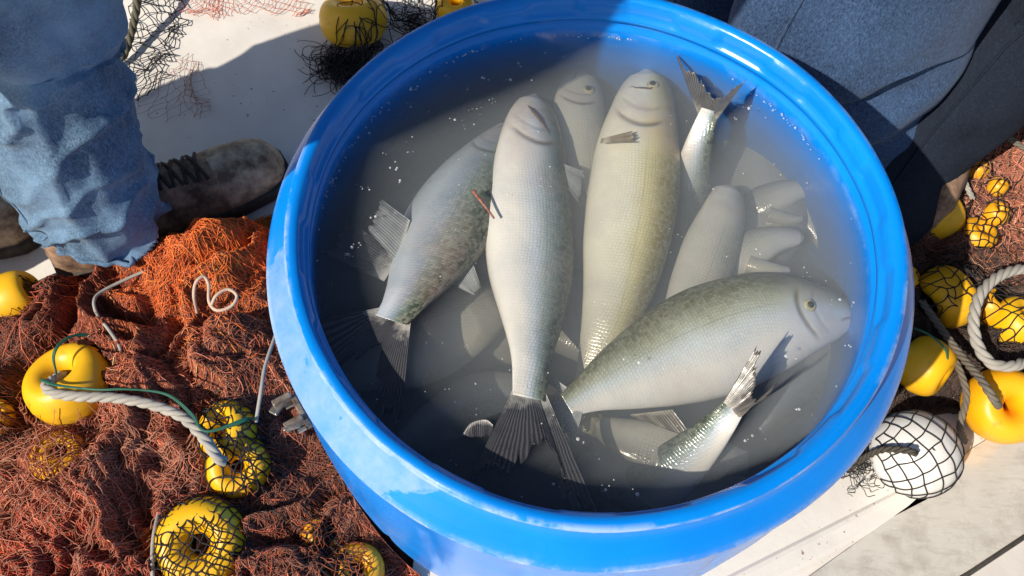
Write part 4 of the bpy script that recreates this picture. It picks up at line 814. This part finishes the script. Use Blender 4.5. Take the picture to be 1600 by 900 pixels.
def person(label,legs,waist,lean,seed,denim,boots,face=0.,hem=.03):
    wc=np.array(waist,float); root=empty('person',(wc[0],wc[1],0),label,'person')
    parts=[]
    for i,(path,ra,rb) in enumerate(legs): parts.append(loft(path,ra,rb,130,96,legfold(seed+i*7)))
    for V_,F_ in parts:
        G_=V_.reshape(130,96,3); ring=np.vstack([G_[0],G_[:1,0]]); ring=ring+np.array([0,0,.004]); cen=ring.mean(0); ring=cen+(ring-cen)*1.005
        hv,hf,_=tubes([ring],.0036,6); mesh_obj('hem',hv,hf,denim,root)
        for kk in (11,60):
            cc_=G_.mean(1); ln_=G_[:,kk]+(G_[:,kk]-cc_)/np.linalg.norm(G_[:,kk]-cc_,axis=1,keepdims=True)*.0006; hv,hf,_=tubes([ln_[::2]],.0018,6); mesh_obj('seam',hv,hf,denim,root)
    parts.append(loft([wc+[0,0,-.16],wc+[0,0,-.08],wc+[0,0,0],wc+[0,0,.08]],[.15,.185,.18,.165],[.11,.13,.125,.115],30,72,lambda S,A:.006*fbm(np.stack([np.cos(A)*2,np.sin(A)*2,S*3],-1),seed,3)))
    V,F=join(parts); mesh_obj('jeans',V,F,denim,root)
    ln=np.array(lean,float); t=lambda h:wc+ln*(h/.5)+np.array([0,0,h])
    parts=[loft([t(hem),t(.15),t(.3),t(.42),t(.50),t(.54)],[.185,.185,.20,.215,.16,.07],[.13,.135,.14,.13,.10,.06],60,72,lambda S,A:.006*fbm(np.stack([np.cos(A)*2,np.sin(A)*2,S*6],-1),seed,3))]
    c_,s_=math.cos(face),math.sin(face); X=np.array([c_,s_,0]); Y=np.array([-s_,c_,0])
    for sg in(1,-1):
        parts.append(loft([t(.47)+X*sg*.17,t(.40)+X*sg*.225,t(.22)+X*sg*.235-Y*.03,t(.12)+X*sg*.22+Y*.02,t(.03)+X*sg*.17+Y*.05],[.06,.058,.05,.045,.045],[.06,.058,.05,.045,.045],40,32))
    V,F=join(parts); mesh_obj('jacket',V,F,JK,root)
    # head and neck: one lofted skin
    hc=t(.70); n=40; s=np.linspace(0,1,n); zz=-.17+.29*s; wx=np.interp(s,[0,.25,.35,.5,.7,.9,1],[.055,.055,.062,.074,.078,.055,.006]); wy=np.interp(s,[0,.25,.35,.5,.7,.9,1],[.06,.06,.085,.095,.10,.075,.006])
    a=np.arange(40)*2*math.pi/40; V=hc+X*(wx[:,None]*np.cos(a))[...,None]+Y*(wy[:,None]*np.sin(a))[...,None]+np.array([0,0,1.])*zz[:,None,None]
    nose=np.exp(-((a[None]-math.pi/2)/.16)**2)*np.exp(-((s[:,None]-.50)/.05)**2)*.022; V=V+Y*nose[...,None]
    mesh_obj('body',V.reshape(-1,3),gridfaces(n,40,True),SK,root)
    m2=s>.58; hv=hc+(V[m2]-hc)*1.05; back=np.sin(a)<.75; mesh_obj('hair',(hv-Y*.008).reshape(-1,3),gridfaces(m2.sum(),40,True),HAIR,root)
    for b in boots: boot_parts(b[0],b[1],root)
    return root
# left person
A0=P(158,348,.085);
legL=[A0,P(148,312,.13),P(112,240,.20),P(80,150,.28),P(48,60,.36),P(20,-20,.43)]
k_=np.array(legL[-1]); wa=np.array([-.585,-.075,.93])
legL+= [k_*.5+wa*.5+np.array([.03,.03,0]),wa+np.array([.07,.02,-.08])]
o0=np.array([-.91,.04,.07]); leg2=[o0,o0+[0,0,.1],o0+[.0,.01,.25],o0+[.01,.01,.42],o0+[.06,.0,.58],wa+np.array([-.09,0,-.08])]
person('person in light blue jeans and a muddy brown boot at the left edge',[(legL,[.066,.073,.077,.078,.080,.084,.1,.1],[.066,.072,.076,.080,.084,.088,.1,.1]),(leg2,[.075,.08,.08,.085,.095,.1],[.075,.08,.08,.085,.095,.1])],wa,(.05,-.03,0),3,JL,
  [(P(98,424,0)[:2],P(446,262,0)[:2]),(P(-190,395,0)[:2],P(72,350,0)[:2])],face=.73+math.pi,hem=-.30)  # unseen coat hem and arm turn shaped for the shadow on the barrel
# right person
wr=np.array([.38,.56,.92])
la_=[P(1315,330,.01),P(1318,265,.06),P(1322,185,.14),P(1335,95,.225),P(1345,10,.30)]; lb_=la_[-1]
la_+=[(lb_+wr)/2+np.array([.04,.0,0]),wr+np.array([.10,0,-.08])]
l0=np.array([.20,.62,.05]); lz_=[l0,l0+[0,0,.12],l0+[.0,0,.3],l0+[0,-.02,.45],(l0+wr)/2+[-.02,0,.18],wr+np.array([-.10,0,-.08])]
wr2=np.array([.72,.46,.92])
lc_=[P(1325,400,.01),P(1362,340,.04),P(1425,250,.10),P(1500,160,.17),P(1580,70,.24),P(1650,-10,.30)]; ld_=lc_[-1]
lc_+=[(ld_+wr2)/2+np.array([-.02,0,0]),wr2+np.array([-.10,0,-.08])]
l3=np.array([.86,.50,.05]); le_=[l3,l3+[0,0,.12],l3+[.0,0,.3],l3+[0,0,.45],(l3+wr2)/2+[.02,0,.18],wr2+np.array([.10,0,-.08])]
f0=P(1300,330,0)[:2]; f1=P(1350,415,0)[:2]
person('person in worn blue jeans standing right behind the far side of the barrel',[(la_,[.08,.092,.112,.130,.140,.125,.1],[.06,.064,.068,.072,.078,.09,.1]),(lz_,[.08,.08,.085,.09,.1,.1],[.08,.08,.085,.09,.1,.1])],wr,(.03,.0,0),19,JR,
  [(f0+np.array([.02,.09]),f0+np.array([.06,.38])),(l0[:2]+[0,-.03],l0[:2]+[.05,.27])],face=.3)
JN=m_denim('shade_darkened_denim',(.006,.009,.017),(.012,.018,.032),.1)  # shade on the second leg put into darker denim; its wearer is added
person('added person whose jeans are coloured dark as if in shade, at the upper right, beside the net floats',[(lc_,[.070,.070,.070,.074,.080,.09,.1,.1],[.06,.062,.066,.070,.076,.08,.09,.1]),(le_,[.08,.08,.085,.09,.1,.1],[.08,.08,.085,.09,.1,.1])],wr2,(.03,.0,0),29,JN,
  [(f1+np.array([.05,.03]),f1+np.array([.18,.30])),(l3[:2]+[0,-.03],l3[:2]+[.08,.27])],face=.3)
